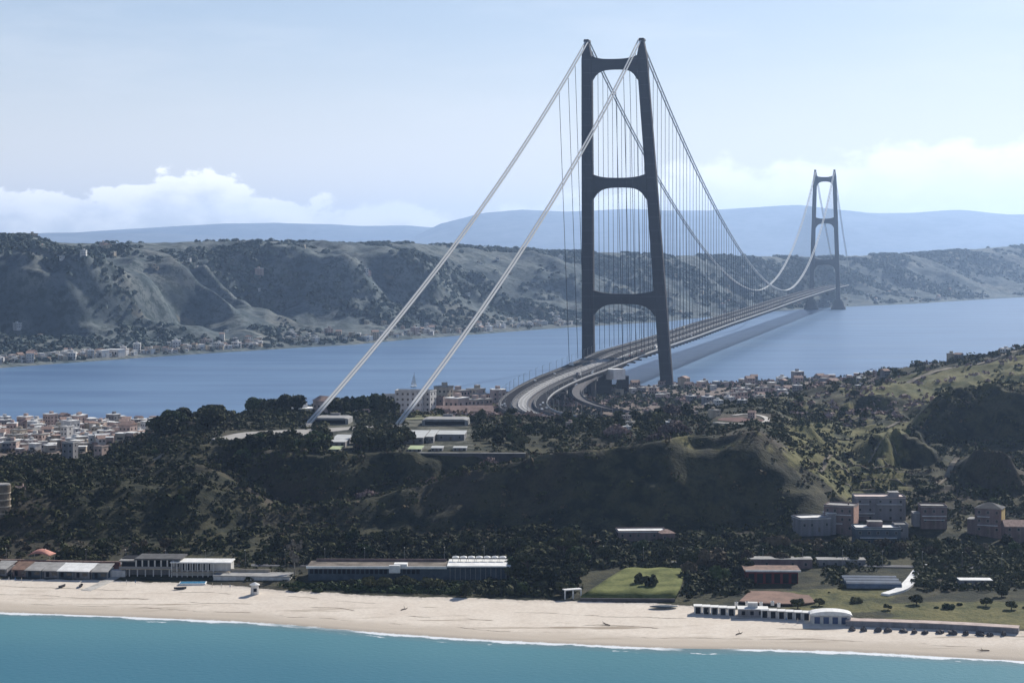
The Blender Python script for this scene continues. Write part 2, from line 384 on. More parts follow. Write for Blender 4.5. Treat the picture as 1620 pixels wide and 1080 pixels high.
# ------------------------------------------------------------------ far shore
FP = np.array([-500, -200, 0, 200, 400, 560, 650, 760, 870, 1050, 1290, 1450, 1620, 1900, 2300], float)
FYS = np.array([1900, 2250, 2578, 2810, 3060, 3270, 3480, 3720, 3993, 4420, 5600, 6150, 7162, 8200, 9500], float)  # shoreline
FYC = np.array([2900, 3300, 3700, 3900, 4150, 4400, 4600, 4900, 5200, 5600, 6900, 7700, 8700, 9900, 11200], float)  # crest
FCY = np.array([389, 387, 384, 386, 380, 388, 385, 391, 396, 404, 407, 401, 388, 384, 384], float)   # crest row in the picture
CLF = np.array([1, 1, 1, 1, 1, 1, .8, .6, .5, .35, .2, .15, .1, .1, .1], float)
def far_h(X, Y):
    p = np.clip(pxof(X, Y), -500, 2300)
    ys, yc = np.interp(p, FP, FYS), np.interp(p, FP, FYC); zc = 150+(407-np.interp(p, FP, FCY))*yc/FPX
    cl = np.interp(p, FP, CLF)
    d = (Y-ys)/(yc-ys)
    al = X*.48+Y*.88            # along the shore
    wob = (ridged(al, X*0, 300, 2, 5)-.6)*.62*sst(d, .2, .45)*(1-sst(d, .75, 1.))*(.3+.7*cl) + fbm(X, Y, 260, 3, 8)*.10*sst(d, .05, .3)
    dd = np.clip(d+wob, -1, 2)
    soft = np.interp(dd, [-.3, 0, .02, .15, .35, .55, .75, 1, 1.6], [-.15, 0, .02, .07, .22, .46, .72, 1, .9])
    cliff = np.interp(dd, [-.3, 0, .02, .12, .30, .42, .50, .58, .72, 1, 1.6], [-.15, 0, .02, .05, .17, .26, .52, .76, .87, 1, .95])
    z = zc*(soft*(1-cl)+cliff*cl)
    k = sst(d, .02, .25)
    z = z + k*(fbm(X, Y, 190, 4, 31)*40*(1-.9*sst(d, .75, 1.0)) + (ridged(X, Y, 260, 3, 77)-.6)*30*(1-sst(d, .7, .92))) + cl*(ridged(al+fbm(X, Y, 200, 2, 12)*160, X*0, 330, 2, 91)-.62)*105*sst(d, .22, .40)*(1-sst(d, .46, .66)) + k*fbm(X, Y, 45, 3, 55)*17*(1-.6*sst(d, .8, 1.))+cl*(ridged(X, Y, 95, 2, 56)-.6)*20*sst(d, .2, .35)*(1-sst(d, .6, .75))
    return z, d
c3 = np.concatenate([np.arange(-480, -20, 12), np.arange(-20, 1641, 3.4), np.arange(1650, 2290, 12)])
dl = np.concatenate([np.arange(-.12, 0, .03), np.arange(0, 1.05, .006), np.arange(1.06, 1.6, .05)])
A_, D_ = np.meshgrid(c3, dl)
YY = np.interp(A_, FP, FYS)+D_*(np.interp(A_, FP, FYC)-np.interp(A_, FP, FYS)); XX = (A_-CX)/FPX*YY
zz, dd = far_h(XX.ravel(), YY.ravel())
nc = len(c3); i = (np.arange(len(dl)-1)[:, None]*nc+np.arange(nc-1)[None]).ravel()
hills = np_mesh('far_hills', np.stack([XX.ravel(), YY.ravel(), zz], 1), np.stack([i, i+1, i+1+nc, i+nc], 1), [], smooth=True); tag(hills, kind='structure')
m = bpy.data.materials.new('haze_tinted_hill_cover'); m.use_nodes = True; t = NT(m.node_tree)
b = t.n('ShaderNodeBsdfPrincipled'); o = t.n('ShaderNodeOutputMaterial'); t.l(b.outputs[0], o.inputs[0]); b.inputs['Roughness'].default_value = 1; b.inputs['Specular IOR Level'].default_value = .05
P = t.n('ShaderNodeNewGeometry').outputs['Position']
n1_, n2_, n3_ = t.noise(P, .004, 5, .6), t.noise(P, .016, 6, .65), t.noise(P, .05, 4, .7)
c = t.mix(t.mr(n2_, .4, .6), (.085, .108, .118), (.160, .180, .178)); c = t.mix(t.mr(n1_, .5, .66), c, (.18, .185, .17))  # pale blue-grey tint: haze painted into the hill colours
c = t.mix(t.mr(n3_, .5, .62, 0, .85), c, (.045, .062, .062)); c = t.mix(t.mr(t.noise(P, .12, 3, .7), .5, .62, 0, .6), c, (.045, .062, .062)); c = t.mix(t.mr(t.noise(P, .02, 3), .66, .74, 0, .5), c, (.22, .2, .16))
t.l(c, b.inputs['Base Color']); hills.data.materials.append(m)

def ridge_mesh(name, pts, Y0, depth, seed, col, amp):
    c4 = np.arange(-300, 1960, 8.0); dr = np.linspace(0, 1, 40)
    A4, D4 = np.meshgrid(c4, dr); Y4 = Y0-depth*.5+D4*depth; X4 = (A4-CX)/FPX*Y0*(1+0*D4)
    crest = np.interp(A4, [p[0] for p in pts], [p[1] for p in pts]); zc = 150+(407-crest)*Y0/FPX
    pr = np.sin(np.clip(D4*1.15, 0, 1)*math.pi/2)**1.1
    z = zc*pr + (fbm(X4, Y4, 2600, 5, seed)*amp + (ridged(X4, Y4, 2400, 4, seed+3)-.6)*amp*1.2)*np.sin(D4*math.pi)
    nc = len(c4); i = (np.arange(len(dr)-1)[:, None]*nc+np.arange(nc-1)[None]).ravel()
    o = np_mesh(name, np.stack([X4.ravel(), Y4.ravel(), z.ravel()], 1), np.stack([i, i+1, i+1+nc, i+nc], 1), [mat(name+'_cover', col, 1, .05, var=.4, vscale=.001)], smooth=True)
    return tag(o, kind='structure')
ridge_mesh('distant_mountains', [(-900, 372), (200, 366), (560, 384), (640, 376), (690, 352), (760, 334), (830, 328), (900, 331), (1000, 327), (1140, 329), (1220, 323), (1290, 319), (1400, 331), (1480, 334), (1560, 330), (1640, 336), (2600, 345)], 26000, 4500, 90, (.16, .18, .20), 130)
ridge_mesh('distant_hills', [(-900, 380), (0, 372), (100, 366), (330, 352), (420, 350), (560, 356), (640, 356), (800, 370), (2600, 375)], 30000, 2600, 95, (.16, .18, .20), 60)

# ------------------------------------------------------------------ haze
hz = MB().box(-15500, 15500, -900, 32500, -13.5, 1010).build('haze', [])
tag(hz, kind='stuff')
m = bpy.data.materials.new('haze_air'); m.use_nodes = True; t = NT(m.node_tree)
pv_ = t.n('ShaderNodeVolumePrincipled'); pv_.inputs['Density'].default_value = HAZE = 3.9e-5; pv_.inputs['Color'].default_value = (.45, .65, 1, 1); pv_.inputs['Anisotropy'].default_value = .5
o = t.n('ShaderNodeOutputMaterial'); t.l(pv_.outputs[0], o.inputs['Volume']); hz.data.materials.append(m)

# trees and thickets on the far shore
def far_thickets(n, seed, size):
    rs = np.random.RandomState(seed); p = rs.uniform(-60, 1680, n); d = rs.rand(n)**.8*1.02+.015
    ys, yc = np.interp(p, FP, FYS), np.interp(p, FP, FYC); Y = ys+(yc-ys)*d; X = (p-CX)/FPX*Y
    k = sst(fbm(X, Y, 180, 4, 8)+.5, .38, .62) > rs.rand(n); X, Y = X[k], Y[k]; Z, _ = far_h(X, Y); n = len(X); q = 7
    c = np.stack([X, Y, Z], 1)[:, None]; r = size*(.5+rs.rand(n, 1, 1))*(Y/3800)[:, None, None]**.5
    dd = rs.normal(size=(n, q, 3)); dd[..., 2] = abs(dd[..., 2]); dd /= np.linalg.norm(dd, axis=2)[..., None]
    P_ = c+dd*r*[1, 1, .8]; u = np.cross(dd, rs.normal(size=(n, q, 3))); u /= np.linalg.norm(u, axis=2)[..., None]; v = np.cross(dd, u); s_ = r*.55
    V = np.stack([P_-u*s_-v*s_, P_+u*s_-v*s_*.8, P_+u*s_*.8+v*s_, P_-u*s_*.9+v*s_], 2).reshape(-1, 3)
    tag(np_mesh('far_thicket', V, np.arange(len(V)).reshape(-1, 4), [mat('haze_tinted_leaves', (.10, .132, .132), 1, .05, var=.25, vscale=.02, col2=(.15, .18, .165))]), kind='stuff')  # leaf colours pale and bluish, with distance haze painted in
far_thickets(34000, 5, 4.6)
# ------------------------------------------------------------------ the suspension bridge: one thing
steel = mat('dark_steel', (.014, .011, .018), .8, .15, var=.2, vscale=.05, streak=True)
def jointed(m_, step):
    t = m_.node_tree; b = next(n for n in t.nodes if n.type == 'BSDF_PRINCIPLED'); lk = b.inputs['Base Color'].links[0]; src = lk.from_socket
    g = t.nodes.new('ShaderNodeNewGeometry'); sp = t.nodes.new('ShaderNodeSeparateXYZ'); t.links.new(g.outputs['Position'], sp.inputs[0])
    m1 = t.nodes.new('ShaderNodeMath'); m1.operation = 'DIVIDE'; t.links.new(sp.outputs[2], m1.inputs[0]); m1.inputs[1].default_value = step
    m2 = t.nodes.new('ShaderNodeMath'); m2.operation = 'FRACT'; t.links.new(m1.outputs[0], m2.inputs[0])
    m3 = t.nodes.new('ShaderNodeMath'); m3.operation = 'LESS_THAN'; t.links.new(m2.outputs[0], m3.inputs[0]); m3.inputs[1].default_value = .07
    mx = t.nodes.new('ShaderNodeMix'); mx.data_type = 'RGBA'; t.links.new(m3.outputs[0], mx.inputs[0]); t.links.new(src, mx.inputs[6]); mx.inputs[7].default_value = (.026, .024, .032, 1)
    t.links.new(mx.outputs[2], b.inputs['Base Color'])
jointed(steel, 15.0)
steel2 = mat('far_steel', (.018, .019, .028), .6, .3, var=.15, vscale=.05)
galv = mat('cable_steel', (.52, .53, .53), 1, .02)
conc = mat('pier_concrete', (.30, .295, .285), .85, .2, var=.25, vscale=.2, streak=True)
dconc = mat('dark_concrete', (.085, .08, .085), .85, .2, var=.3, vscale=.2)
asph = mat('deck_asphalt', (.024, .024, .028), 1, .02, var=.25, vscale=.1)
wht = mat('white_barrier', (.55, .55, .53), .6, .3, var=.2, vscale=.4)
track = mat('ballast', (.46, .455, .44), 1, .02, var=.4, vscale=.6)
gird = mat('girder_paint', (.07, .07, .08), .6, .3, var=.2, vscale=.1)
grate = mat('light_grating', (.62, .62, .60), 1, .05, var=.35, vscale=.25)

BD = Vector((783, 3300, 0)); BL = BD.length; ud = BD/BL; un = Vector((ud.y, -ud.x, 0))    # along, across (to the right)
T0 = Vector((117, 2170, 0))
def bpos(t, s, z): v = T0+BD*t+un*s; return Vector((v.x, v.y, z))
def dz(t): return float(np.interp(t, [-.06, 0, .13, .23, .455, .66, .88, 1, 1.25], [37.5, 41, 42.5, 45, 50, 56, 60, 61, 61]))
def cz(t):
    return 80+317*((.545-t)/.545)**1.75 if t < .545 else 80+317*((t-.545)/.455)**1.9
bridge = empty('suspension_bridge', (T0.x, T0.y, 0)); off = Vector((T0.x, T0.y, 0))
tag(bridge, 'long dark suspension bridge with two portal towers crossing the blue strait', 'bridge')
inv = Matrix.Translation(-off)
def bb(mb, name, m, parent=bridge, smooth=False, sub=False):
    if parent is bridge or sub:
        mb.V = [tuple(Vector(v)-off) for v in mb.V]
    return mb.build(name, m, parent, smooth)

def tower(legs, beams, base_z, zshoulder, peak, depth, wleg, stl, cap_h):
    """legs: list of ((x,y) bottom, (x,y) top, side) ; returns the tower part with its pieces"""
    L0b, L0t = [Vector((*v, 0)) for v in legs[0][:2]]; L1b, L1t = [Vector((*v, 0)) for v in legs[1][:2]]
    def cen(L, z): return (L[0].lerp(L[1], (z-base_z)/(peak-base_z)))
    Ls = [(L0b, L0t), (L1b, L1t)]
    def frame(pt, z): return lambda a, c: pt + un*a + ud*c + Vector((0, 0, z))
    parts = []
    for li, L in enumerate(Ls):
        mb = MB(); lv = [base_z, 60, 140, 240, 340, zshoulder]; lv = [z for z in lv if z >= base_z]
        hw = wleg/2; V = []; F = []
        for z in lv:
            c = cen(L, z); k = 1.06-.16*(z-base_z)/(zshoulder-base_z); ch = hw*.28
            sec = [(-hw*k+ch, -depth/2), (hw*k-ch, -depth/2), (hw*k, -depth/2+ch), (hw*k, depth/2-ch), (hw*k-ch, depth/2), (-hw*k+ch, depth/2), (-hw*k, depth/2-ch), (-hw*k, -depth/2+ch)]
            V += [c+un*a+ud*q+Vector((0, 0, z)) for a, q in sec]
        for i in range(len(lv)-1):
            for k in range(8): F.append((i*8+k, i*8+(k+1) % 8, (i+1)*8+(k+1) % 8, (i+1)*8+k))
        F.append(tuple(reversed(range(8)))); F.append(tuple((len(lv)-1)*8+k for k in range(8)))
        mb.add(V, F)
        parts.append(('leg', mb))
        # pointed head that carries the saddle
        c = cen(L, zshoulder); inner = 1 if li == 0 else -1; k = .9
        mb = MB(); z0 = zshoulder+.02
        poly = [(-hw*k*.98, z0), (hw*k*.98, z0), (hw*k*.93, z0+cap_h*.12), (2.2, z0+cap_h), (-2.2, z0+cap_h), (-hw*k*.93, z0+cap_h*.12)]
        T = Matrix.Translation(c) @ Matrix(((un.x, ud.x, 0, 0), (un.y, ud.y, 0, 0), (0, 0, 1, 0), (0, 0, 0, 1)))
        mb.prism(poly, -depth*.42, depth*.42, T=T)
        parts.append(('tower_head', mb))
        mb = MB(); mb.prism([(-3.2, z0+cap_h+.02), (3.2, z0+cap_h+.02), (2.6, z0+cap_h+2.6), (-2.6, z0+cap_h+2.6)], -depth*.55, depth*.55, T=T); parts.append(('saddle', mb))
    for (zc, th, fl) in beams:
        cl_, cr_ = cen(Ls[0], zc), cen(Ls[1], zc); w_ = (cr_-cl_).length; mid = (cl_+cr_)/2; hw = wleg/2*.95
        half = w_/2-hw+.6; n = 15; up = []; dn = []
        for i in range(n):
            a = -half+2*half*i/(n-1); e = abs(a)/half
            up.append((a, zc+th/2+fl*.55*e**3)); dn.append((a, zc-th/2-fl*(e**5)*1.4-2.5*e**2))
        poly = dn+up[::-1]
        T = Matrix.Translation(mid) @ Matrix(((un.x, ud.x, 0, 0), (un.y, ud.y, 0, 0), (0, 0, 1, 0), (0, 0, 0, 1)))
        mb = MB()
        V = [T @ Vector((a, y, z)) for y in (-depth*.36, depth*.36) for a, z in dn+up]
        m_ = 2*n
        F = [(i, i+1, n+i+1, n+i) for i in range(n-1)] + [(m_+i+1, m_+i, m_+n+i, m_+n+i+1) for i in range(n-1)]
        F += [(i+1, i, m_+i, m_+i+1) for i in range(n-1)] + [(n+i, n+i+1, m_+n+i+1, m_+n+i) for i in range(n-1)]
        F += [(0, n, m_+n, m_), (n-1, m_+n-1, m_+2*n-1, 2*n-1)]
        mb.add(V, F); parts.append(('cross_beam', mb))
    # one mesh for the left leg carries the whole tower as a part named tower; the rest are its pieces
    root = bpy.data.objects.new('tower', None); COL.objects.link(root); root.parent = bridge
    for nm, mb in parts: bb(mb, nm, stl, root, sub=True)
    return root
near_t = tower([((87.7, 2178), (86.0, 2177)), ((176.5, 2160), (146.5, 2163))], [(370, 11.5, 7), (235, 11, 8), (102.5, 11.5, 8)], 1.5, 376, 398, 12, 13.2, steel, 20)
near_t['label'] = 'near dark tower with leaning right leg and three arched beams'
fb = [bpos(1, -38.5, 0), bpos(1, 38.5, 0), bpos(1, -27, 0), bpos(1, 27, 0)]
far_t = tower([((fb[0].x, fb[0].y), (fb[2].x, fb[2].y)), ((fb[1].x, fb[1].y), (fb[3].x, fb[3].y))], [(374, 13, 7), (254, 14, 8), (136, 15, 9)], 24, 380, 399, 13, 12.0, steel2, 19)
far_t['label'] = 'distant hazy tower standing in the water on two blocks'
def frustum(mb, c, a0, b0, z0, a1, b1, z1, ch=.3):
    def ring(a, b_, z):
        k = ch; pts = [(-a+k*a, -b_), (a-k*a, -b_), (a, -b_+k*b_), (a, b_-k*b_), (a-k*a, b_), (-a+k*a, b_), (-a, b_-k*b_), (-a, -b_+k*b_)]
        return [c+un*p+ud*q+Vector((0, 0, z)) for p, q in pts]
    V = ring(a0, b0, z0)+ring(a1, b1, z1); F = [(k, (k+1) % 8, 8+(k+1) % 8, 8+k) for k in range(8)]+[tuple(range(8, 16)), tuple(range(7, -1, -1))]
    mb.add(V, F)
for s in (-38.5, 38.5):
    c = bpos(1, s, 0); mb = MB(); frustum(mb, c, 21, 21, -4, 19, 19, 9); frustum(mb, c, 17, 17, 9.01, 14, 14, 24.2); frustum(mb, c, 11.5, 11.5, 24.21, 10.5, 10.5, 29)
    bb(mb, 'caisson', steel2)
for x, y in ((87.7, 2178), (176.5, 2160)):
    c = Vector((x, y, 0)); mb = MB(); frustum(mb, c, 21, 17, -3, 20, 16, 2.6); frustum(mb, c, 14, 12, 2.61, 13, 11, 5.2); bb(mb, 'footing', conc)

# main cables: twin strands on either side
def sN(t, side): return (-31.4+5.0*t) if side < 0 else (29.6-3.0*t)
def backZ(u, z0, z1, sag): return z0+(z1-z0)*u-4*sag*u*(1-u)
ANC = {-1: Vector((-133.5, 1243, 41.0)), 1: Vector((-73.5, 1229, 42.5))}
FAN = {-1: bpos(1.235, -24, 100), 1: bpos(1.235, 24, 100)}
for s in (-1, 1):
    for k in (-1.5, 1.5):
        tp = [bpos(t, sN(t, s)+k, cz(t)+1.2) for t in np.linspace(0, 1, 91)]
        st_, en = tp[0], tp[-1]
        lead = []
        for u in np.linspace(1, .0, 25)[:-1]:
            q = st_.lerp(ANC[s]+un*k*.8, u); q.z = backZ(u, st_.z, ANC[s].z, 20); lead.append(q)
        tail = []
        for u in np.linspace(0, 1, 17)[1:]:
            q = en.lerp(FAN[s]+un*k, u); q.z = backZ(u, en.z, FAN[s].z, 9); tail.append(q)
        nl, nt_ = len(lead), len(tail)
        mb = MB(); mb.tube(lead+tp+tail, [.86]*nl+[float(v) for v in np.linspace(.82, .95, len(tp))]+[.8]*nt_, 7)
        bb(mb, 'main_cable', galv, smooth=True)
# hangers
specs = []
for s in (-1, 1):
    n = 108
    for i in range(1, n):
        t = i/n
        if abs(t-.545) < .004: continue
        se = -29 if s < 0 else 29
        zt, zb = cz(t)+1, dz(t)+.5
        if zt-zb < 3: continue
        a = bpos(t, sN(t, s), zt); b_ = bpos(t, se+8*(1-min(1, t*2.5))*0, zb)
        specs.append((a.y, a, b_))
for s in (-1, 1):
    top_ = bpos(0, sN(0, s), cz(0)); A0 = ANC[s]
    for u in (.035, .075, .115, .165):
        q = top_.lerp(A0, u); zq = backZ(u, top_.z, A0.z, 20); tt = -u*934/BL
        specs.append((q.y, Vector((q.x, q.y, zq)), bpos(tt, (-29 if s < 0 else 29)+8, dz(tt)+.6)))
specs.sort(key=lambda v: v[0])
for y_, a, b_ in specs[:96]:
    r_ = .30
    mb = MB().tube([a, b_], r_, 5); bb(mb, 'hanger', steel)
mb = MB()
for y_, a, b_ in specs[96:]: mb.tube([a, b_], .30, 4, caps=False)
hs = bb(mb, 'hanger', steel2); hs['kind'] = 'stuff'

# deck centre line: main span plus the curved approach
from mathutils.geometry import interpolate_bezier
app = [(117, 2170, 41), (100, 2098, 39), (83, 2030, 37), (64, 1960, 34.5), (42, 1880, 31.5), (24, 1800, 28.5), (12, 1725, 26), (7, 1660, 24.3), (9, 1600, 23.2), (21, 1545, 22.6), (42, 1502, 22.2), (70, 1470, 22), (104, 1450, 21.8), (136, 1438, 21.6)]
def catmull(P, n):
    out = []; P = [P[0]*2-P[1]]+P+[P[-1]*2-P[-2]]
    for i in range(1, len(P)-2):
        for j in range(n):
            t = j/n; p0, p1, p2, p3 = P[i-1:i+3]
            out.append(.5*((2*p1)+(p2-p0)*t+(2*p0-5*p1+4*p2-p3)*t*t+(3*p1-p0-3*p2+p3)*t**3))
    out.append(P[-2]); return out
# near the near tower the deck runs right of the tower's axis, between the legs
def shift(t): return float(np.interp(t, [0, .25, 1], [9, 2, 0]))
span = [bpos(t, shift(t), dz(t)) for t in np.linspace(1.2, 0, 130)]
AP = catmull([span[-1]]+[Vector(p)+un*(9 if i < 4 else 9-1.5*min(6, i-3)) for i, p in enumerate(app[1:], 1)], 6)
CL = span[:-1]+AP
nsp = len(span)
TN = []
for i in range(len(CL)):
    d = (CL[min(i+1, len(CL)-1)]-CL[max(i-1, 0)]); d.z = 0; d.normalize(); TN.append(Vector((-d.y, d.x, 0)))  # right-hand side seen from camera when running towards it
# running towards the camera the right (image) side is -left
TN = [-v if v.dot(un) < 0 and i < nsp else v for i, v in enumerate(TN)]
for i in range(1, len(TN)):
    if TN[i].dot(TN[i-1]) < 0: TN[i] = -TN[i]
for i in range(nsp, len(TN)): TN[i] = TN[i]*(1-.30*min(1, (i-nsp)/34))
def sweep(sec_fn, i0=0, i1=None, mb=None, m=0):
    mb = mb or MB(); V = []; F = []; i1 = i1 or len(CL); k = None
    for i in range(i0, i1):
        sec = sec_fn(i); k = len(sec); V += [CL[i]+TN[i]*a+Vector((0, 0, z)) for a, z in sec]
    n = i1-i0
    for i in range(n-1):
        for j in range(k):
            j2 = (j+1) % k; F.append((i*k+j, i*k+j2, (i+1)*k+j2, (i+1)*k+j))
    F.append(tuple(range(k-1, -1, -1))); F.append(tuple((n-1)*k+j for j in range(k)))
    mb.add(V, F, m); return mb
def rect(a0, a1, z0, z1): return lambda i: [(a0, z0), (a1, z0), (a1, z1), (a0, z1)]
def boxg(a0, a1): return lambda i: [(a0, 0), (a0+.3, -1.4), (a0+4.5, -3.6), (a1-4.5, -3.6), (a1-.3, -1.4), (a1, 0)]
bb(sweep(boxg(-30, -13)), 'road_girder', gird); bb(sweep(boxg(13, 30)), 'road_girder', gird); bb(sweep(boxg(-6.5, 6.5)), 'rail_girder', gird)
for a0, a1 in ((-28.4, -14.6), (14.6, 28.4)):
    r_ = bb(sweep(rect(a0, a1, .004, .10)), 'roadway', asph)
    mb = MB()
    for q in (a0+.8,): sweep(lambda i, q=q: [(q, .104), (q+.3, .104), (q+.3, .112), (q, .112)], mb=mb)
    bb(mb, 'lane_line', wht)
bb(sweep(rect(-5.2, 5.2, .004, .35), 0, nsp+8), 'track_bed', asph); bb(sweep(rect(-6.0, 4.5, .004, .35), nsp+7), 'track_bed', track)
bb(sweep(rect(-12.9, 12.9, -1.5, -1.2)), 'shadow_plate', dconc)  # added plate closing the gaps so the deck's shadow on the water stays whole
mb = MB()
for q in (-3.2, -1.7, 1.7, 3.2): sweep(lambda i, q=q: [(q, .36), (q+.12, .36), (q+.12, .52), (q, .52)], mb=mb)
bb(mb, 'rail', steel)
for a in (-29.9, -13.6, 13.4, 29.6):
    bb(sweep(rect(a, a+.32, .004, 1.25)), 'parapet', wht if a in (29.6,) else gird)
gl = []
for a0, a1, e_ in ((-12.97, -6.53, None), (6.53, 12.97, nsp+7)):
    for i in range(0, (e_ or len(CL))-1):
        c = CL[i]; q = CL[i+1]; u_, v_ = (.18, .72) if a0 > 0 else (.45, .6)
        p_, r2 = c.lerp(q, u_), c.lerp(q, v_); n_ = TN[i]
        gl.append((c.y, [p_+n_*a0+Vector((0, 0, -.3)), p_+n_*a1+Vector((0, 0, -.3)), r2+n_*a1+Vector((0, 0, -.3)), r2+n_*a0+Vector((0, 0, -.3)), p_+n_*a0+Vector((0, 0, -.5)), p_+n_*a1+Vector((0, 0, -.5)), r2+n_*a1+Vector((0, 0, -.5)), r2+n_*a0+Vector((0, 0, -.5))]))
gl.sort(key=lambda v: v[0]); GF = [(0, 3, 2, 1), (4, 5, 6, 7), (0, 1, 5, 4), (1, 2, 6, 5), (2, 3, 7, 6), (3, 0, 4, 7)]
for y_, V_ in gl[:100]: bb(MB().add(V_, GF), 'grating', grate)
mb = MB()
for y_, V_ in gl[100:]: mb.add(V_, GF)
bb(mb, 'grating', grate)['kind'] = 'stuff'
cgl = []   # one cross girder every thirty metres
for i in range(0, len(CL), 1):
    c = CL[i]; d = Vector((TN[i].y, -TN[i].x, 0))
    M_ = Matrix(((TN[i].x, d.x, 0, c.x), (TN[i].y, d.y, 0, c.y), (0, 0, 1, c.z), (0, 0, 0, 1)))
    if i < nsp or i % 3 == 0: cgl.append((c.y, M_))
cgl.sort(key=lambda v: v[0])
for y_, M_ in cgl[:100]: bb(MB().box(-29, 29, -1.9, 1.9, -5.2, -3.62, T=M_), 'cross_girder', gird)
mb = MB()
for y_, M_ in cgl[100:]: mb.box(-29, 29, -1.9, 1.9, -5.2, -3.62, T=M_)
bb(mb, 'cross_girder', gird)['kind'] = 'stuff'
# windscreens / lamp masts along both edges near the tower
mb = MB(); n_l = 0
for i in range(nsp-14, len(CL), 2):
    for s in (-29.2, 29.0):
        c = CL[i]+TN[i]*s; q = bb(MB().tube([c+Vector((0, 0, .2)), c+Vector((0, 0, 10)), c-TN[i]*math.copysign(2.2, s)+Vector((0, 0, 10.6))], .16, 5), 'lamp_mast', conc)
# viaduct piers under the approach
def pier(ci, halfw, cols, w_=4.2, mt=dconc):
    c = CL[ci]; tn = TN[ci]; d = Vector((-tn.y, tn.x, 0)); M_ = Matrix(((tn.x, d.x, 0, c.x), (tn.y, d.y, 0, c.y), (0, 0, 1, 0), (0, 0, 0, 1)))
    mb = MB(); zt = c.z-5.25; mb.box(-halfw, halfw, -2.6, 2.6, zt-3.2, zt, T=M_)
    p = bb(mb, 'pier_cap', conc)
    for a in cols:
        q = c+tn*a; g = ground_z(q.x, q.y)-3; mb = MB(); mb.box(a-w_/2, a+w_/2, -2, 2, g, zt-3.22, T=M_); bb(mb, 'pier_column', mt)
for ci in range(nsp+10, len(CL)-6, 9): pier(ci, 27, (-22, -8, 8, 22))
# the tall trestle beside the tower carrying the broad end of the deck
for (px, Y, w_, d_) in ((948, 1985, 25, 9), (986, 1978, 8.5, 9)):
    x, y = atY(px, Y); T = Matrix.Translation((x, y, 0)) @ Matrix.Rotation(R(24), 4, 'Z')
    mb = MB(); mb.box(-w_/2, w_/2, -d_/2, d_/2, 1, 27, T=T); bb(mb, 'trestle_column', steel)
x, y = atY(974, 1958); T = Matrix.Translation((x, y, 0)) @ Matrix.Rotation(R(38), 4, 'Z')
bb(MB().box(-8, 8, -6, 6, 24.5, 35.2, T=T), 'trestle_cap', mat('cap_concrete', (.8, .79, .75), .8, .2, var=.12, vscale=.3))
# narrow slip road curling below the deck on the inner side
rp = catmull([Vector((*atY(p, Y), z)) for p, Y, z in ((984, 2070, 33), (966, 2010, 31.5), (947, 1950, 30), (930, 1890, 28), (918, 1830, 26), (912, 1770, 24.3), (918, 1710, 23), (936, 1660, 22), (962, 1620, 21), (1000, 1590, 20))], 6)
V = []; F = []; V2 = []
for i, p in enumerate(rp):
    d = rp[min(i+1, len(rp)-1)]-rp[max(i-1, 0)]; d.z = 0; d.normalize(); n_ = Vector((-d.y, d.x, 0))
    V += [p+n_*a+Vector((0, 0, z)) for a, z in ((-4.2, -1.6), (4.2, -1.6), (4.2, 1.1), (3.9, 1.1), (3.9, 0), (-3.9, 0), (-3.9, 1.1), (-4.2, 1.1))]
k = 8
for i in range(len(rp)-1):
    for j in range(k): F.append((i*k+j, i*k+(j+1) % k, (i+1)*k+(j+1) % k, (i+1)*k+j))
bb(MB().add(V, F), 'slip_road', dconc)
for i in range(6, len(rp), 8):
    p = rp[i]; g = ground_z(p.x, p.y)-2; bb(MB().tube([(p.x, p.y, g), (p.x, p.y, p.z-2)], 1.3, 8), 'slip_road_column', conc)
# ------------------------------------------------------------------ vegetation
def leaf_mat(name, a, b_, sc=.35, rough=.9):
    m = bpy.data.materials.new(name); m.use_nodes = True; t = NT(m.node_tree)
    b = t.n('ShaderNodeBsdfPrincipled'); o = t.n('ShaderNodeOutputMaterial'); t.l(b.outputs[0], o.inputs[0])
    b.inputs['Roughness'].default_value = rough; b.inputs['Specular IOR Level'].default_value = .12
    P = t.n('ShaderNodeNewGeometry').outputs['Position']; oi = t.n('ShaderNodeObjectInfo').outputs['Random']
    f = t.mr(t.m('ADD', t.noise(P, sc, 3, .6), t.m('MULTIPLY', t.m('SUBTRACT', oi, .5), .35)), .3, .7)
    t.l(t.mix(f, a, b_), b.inputs['Base Color']); return m
LM = {'dark': leaf_mat('dark_leaves', (.011, .016, .007), (.066, .070, .026)),
      'olive': leaf_mat('olive_leaves', (.026, .032, .014), (.115, .112, .046)),
      'green': leaf_mat('green_leaves', (.014, .026, .010), (.062, .088, .028)),
      'brown': leaf_mat('brown_leaves', (.040, .030, .018), (.145, .112, .068)),
      'pale': leaf_mat('pale_dry_leaves', (.13, .11, .085), (.36, .32, .26), .6),
      'pink': leaf_mat('mauve_scrub', (.07, .048, .048), (.32, .235, .21), .5)}
BARK = mat('bark', (.09, .07, .055), .9, .1, var=.4, vscale=1.5)
BARKL = mat('pale_bark', (.34, .30, .25), .9, .1, var=.4, vscale=1.5)
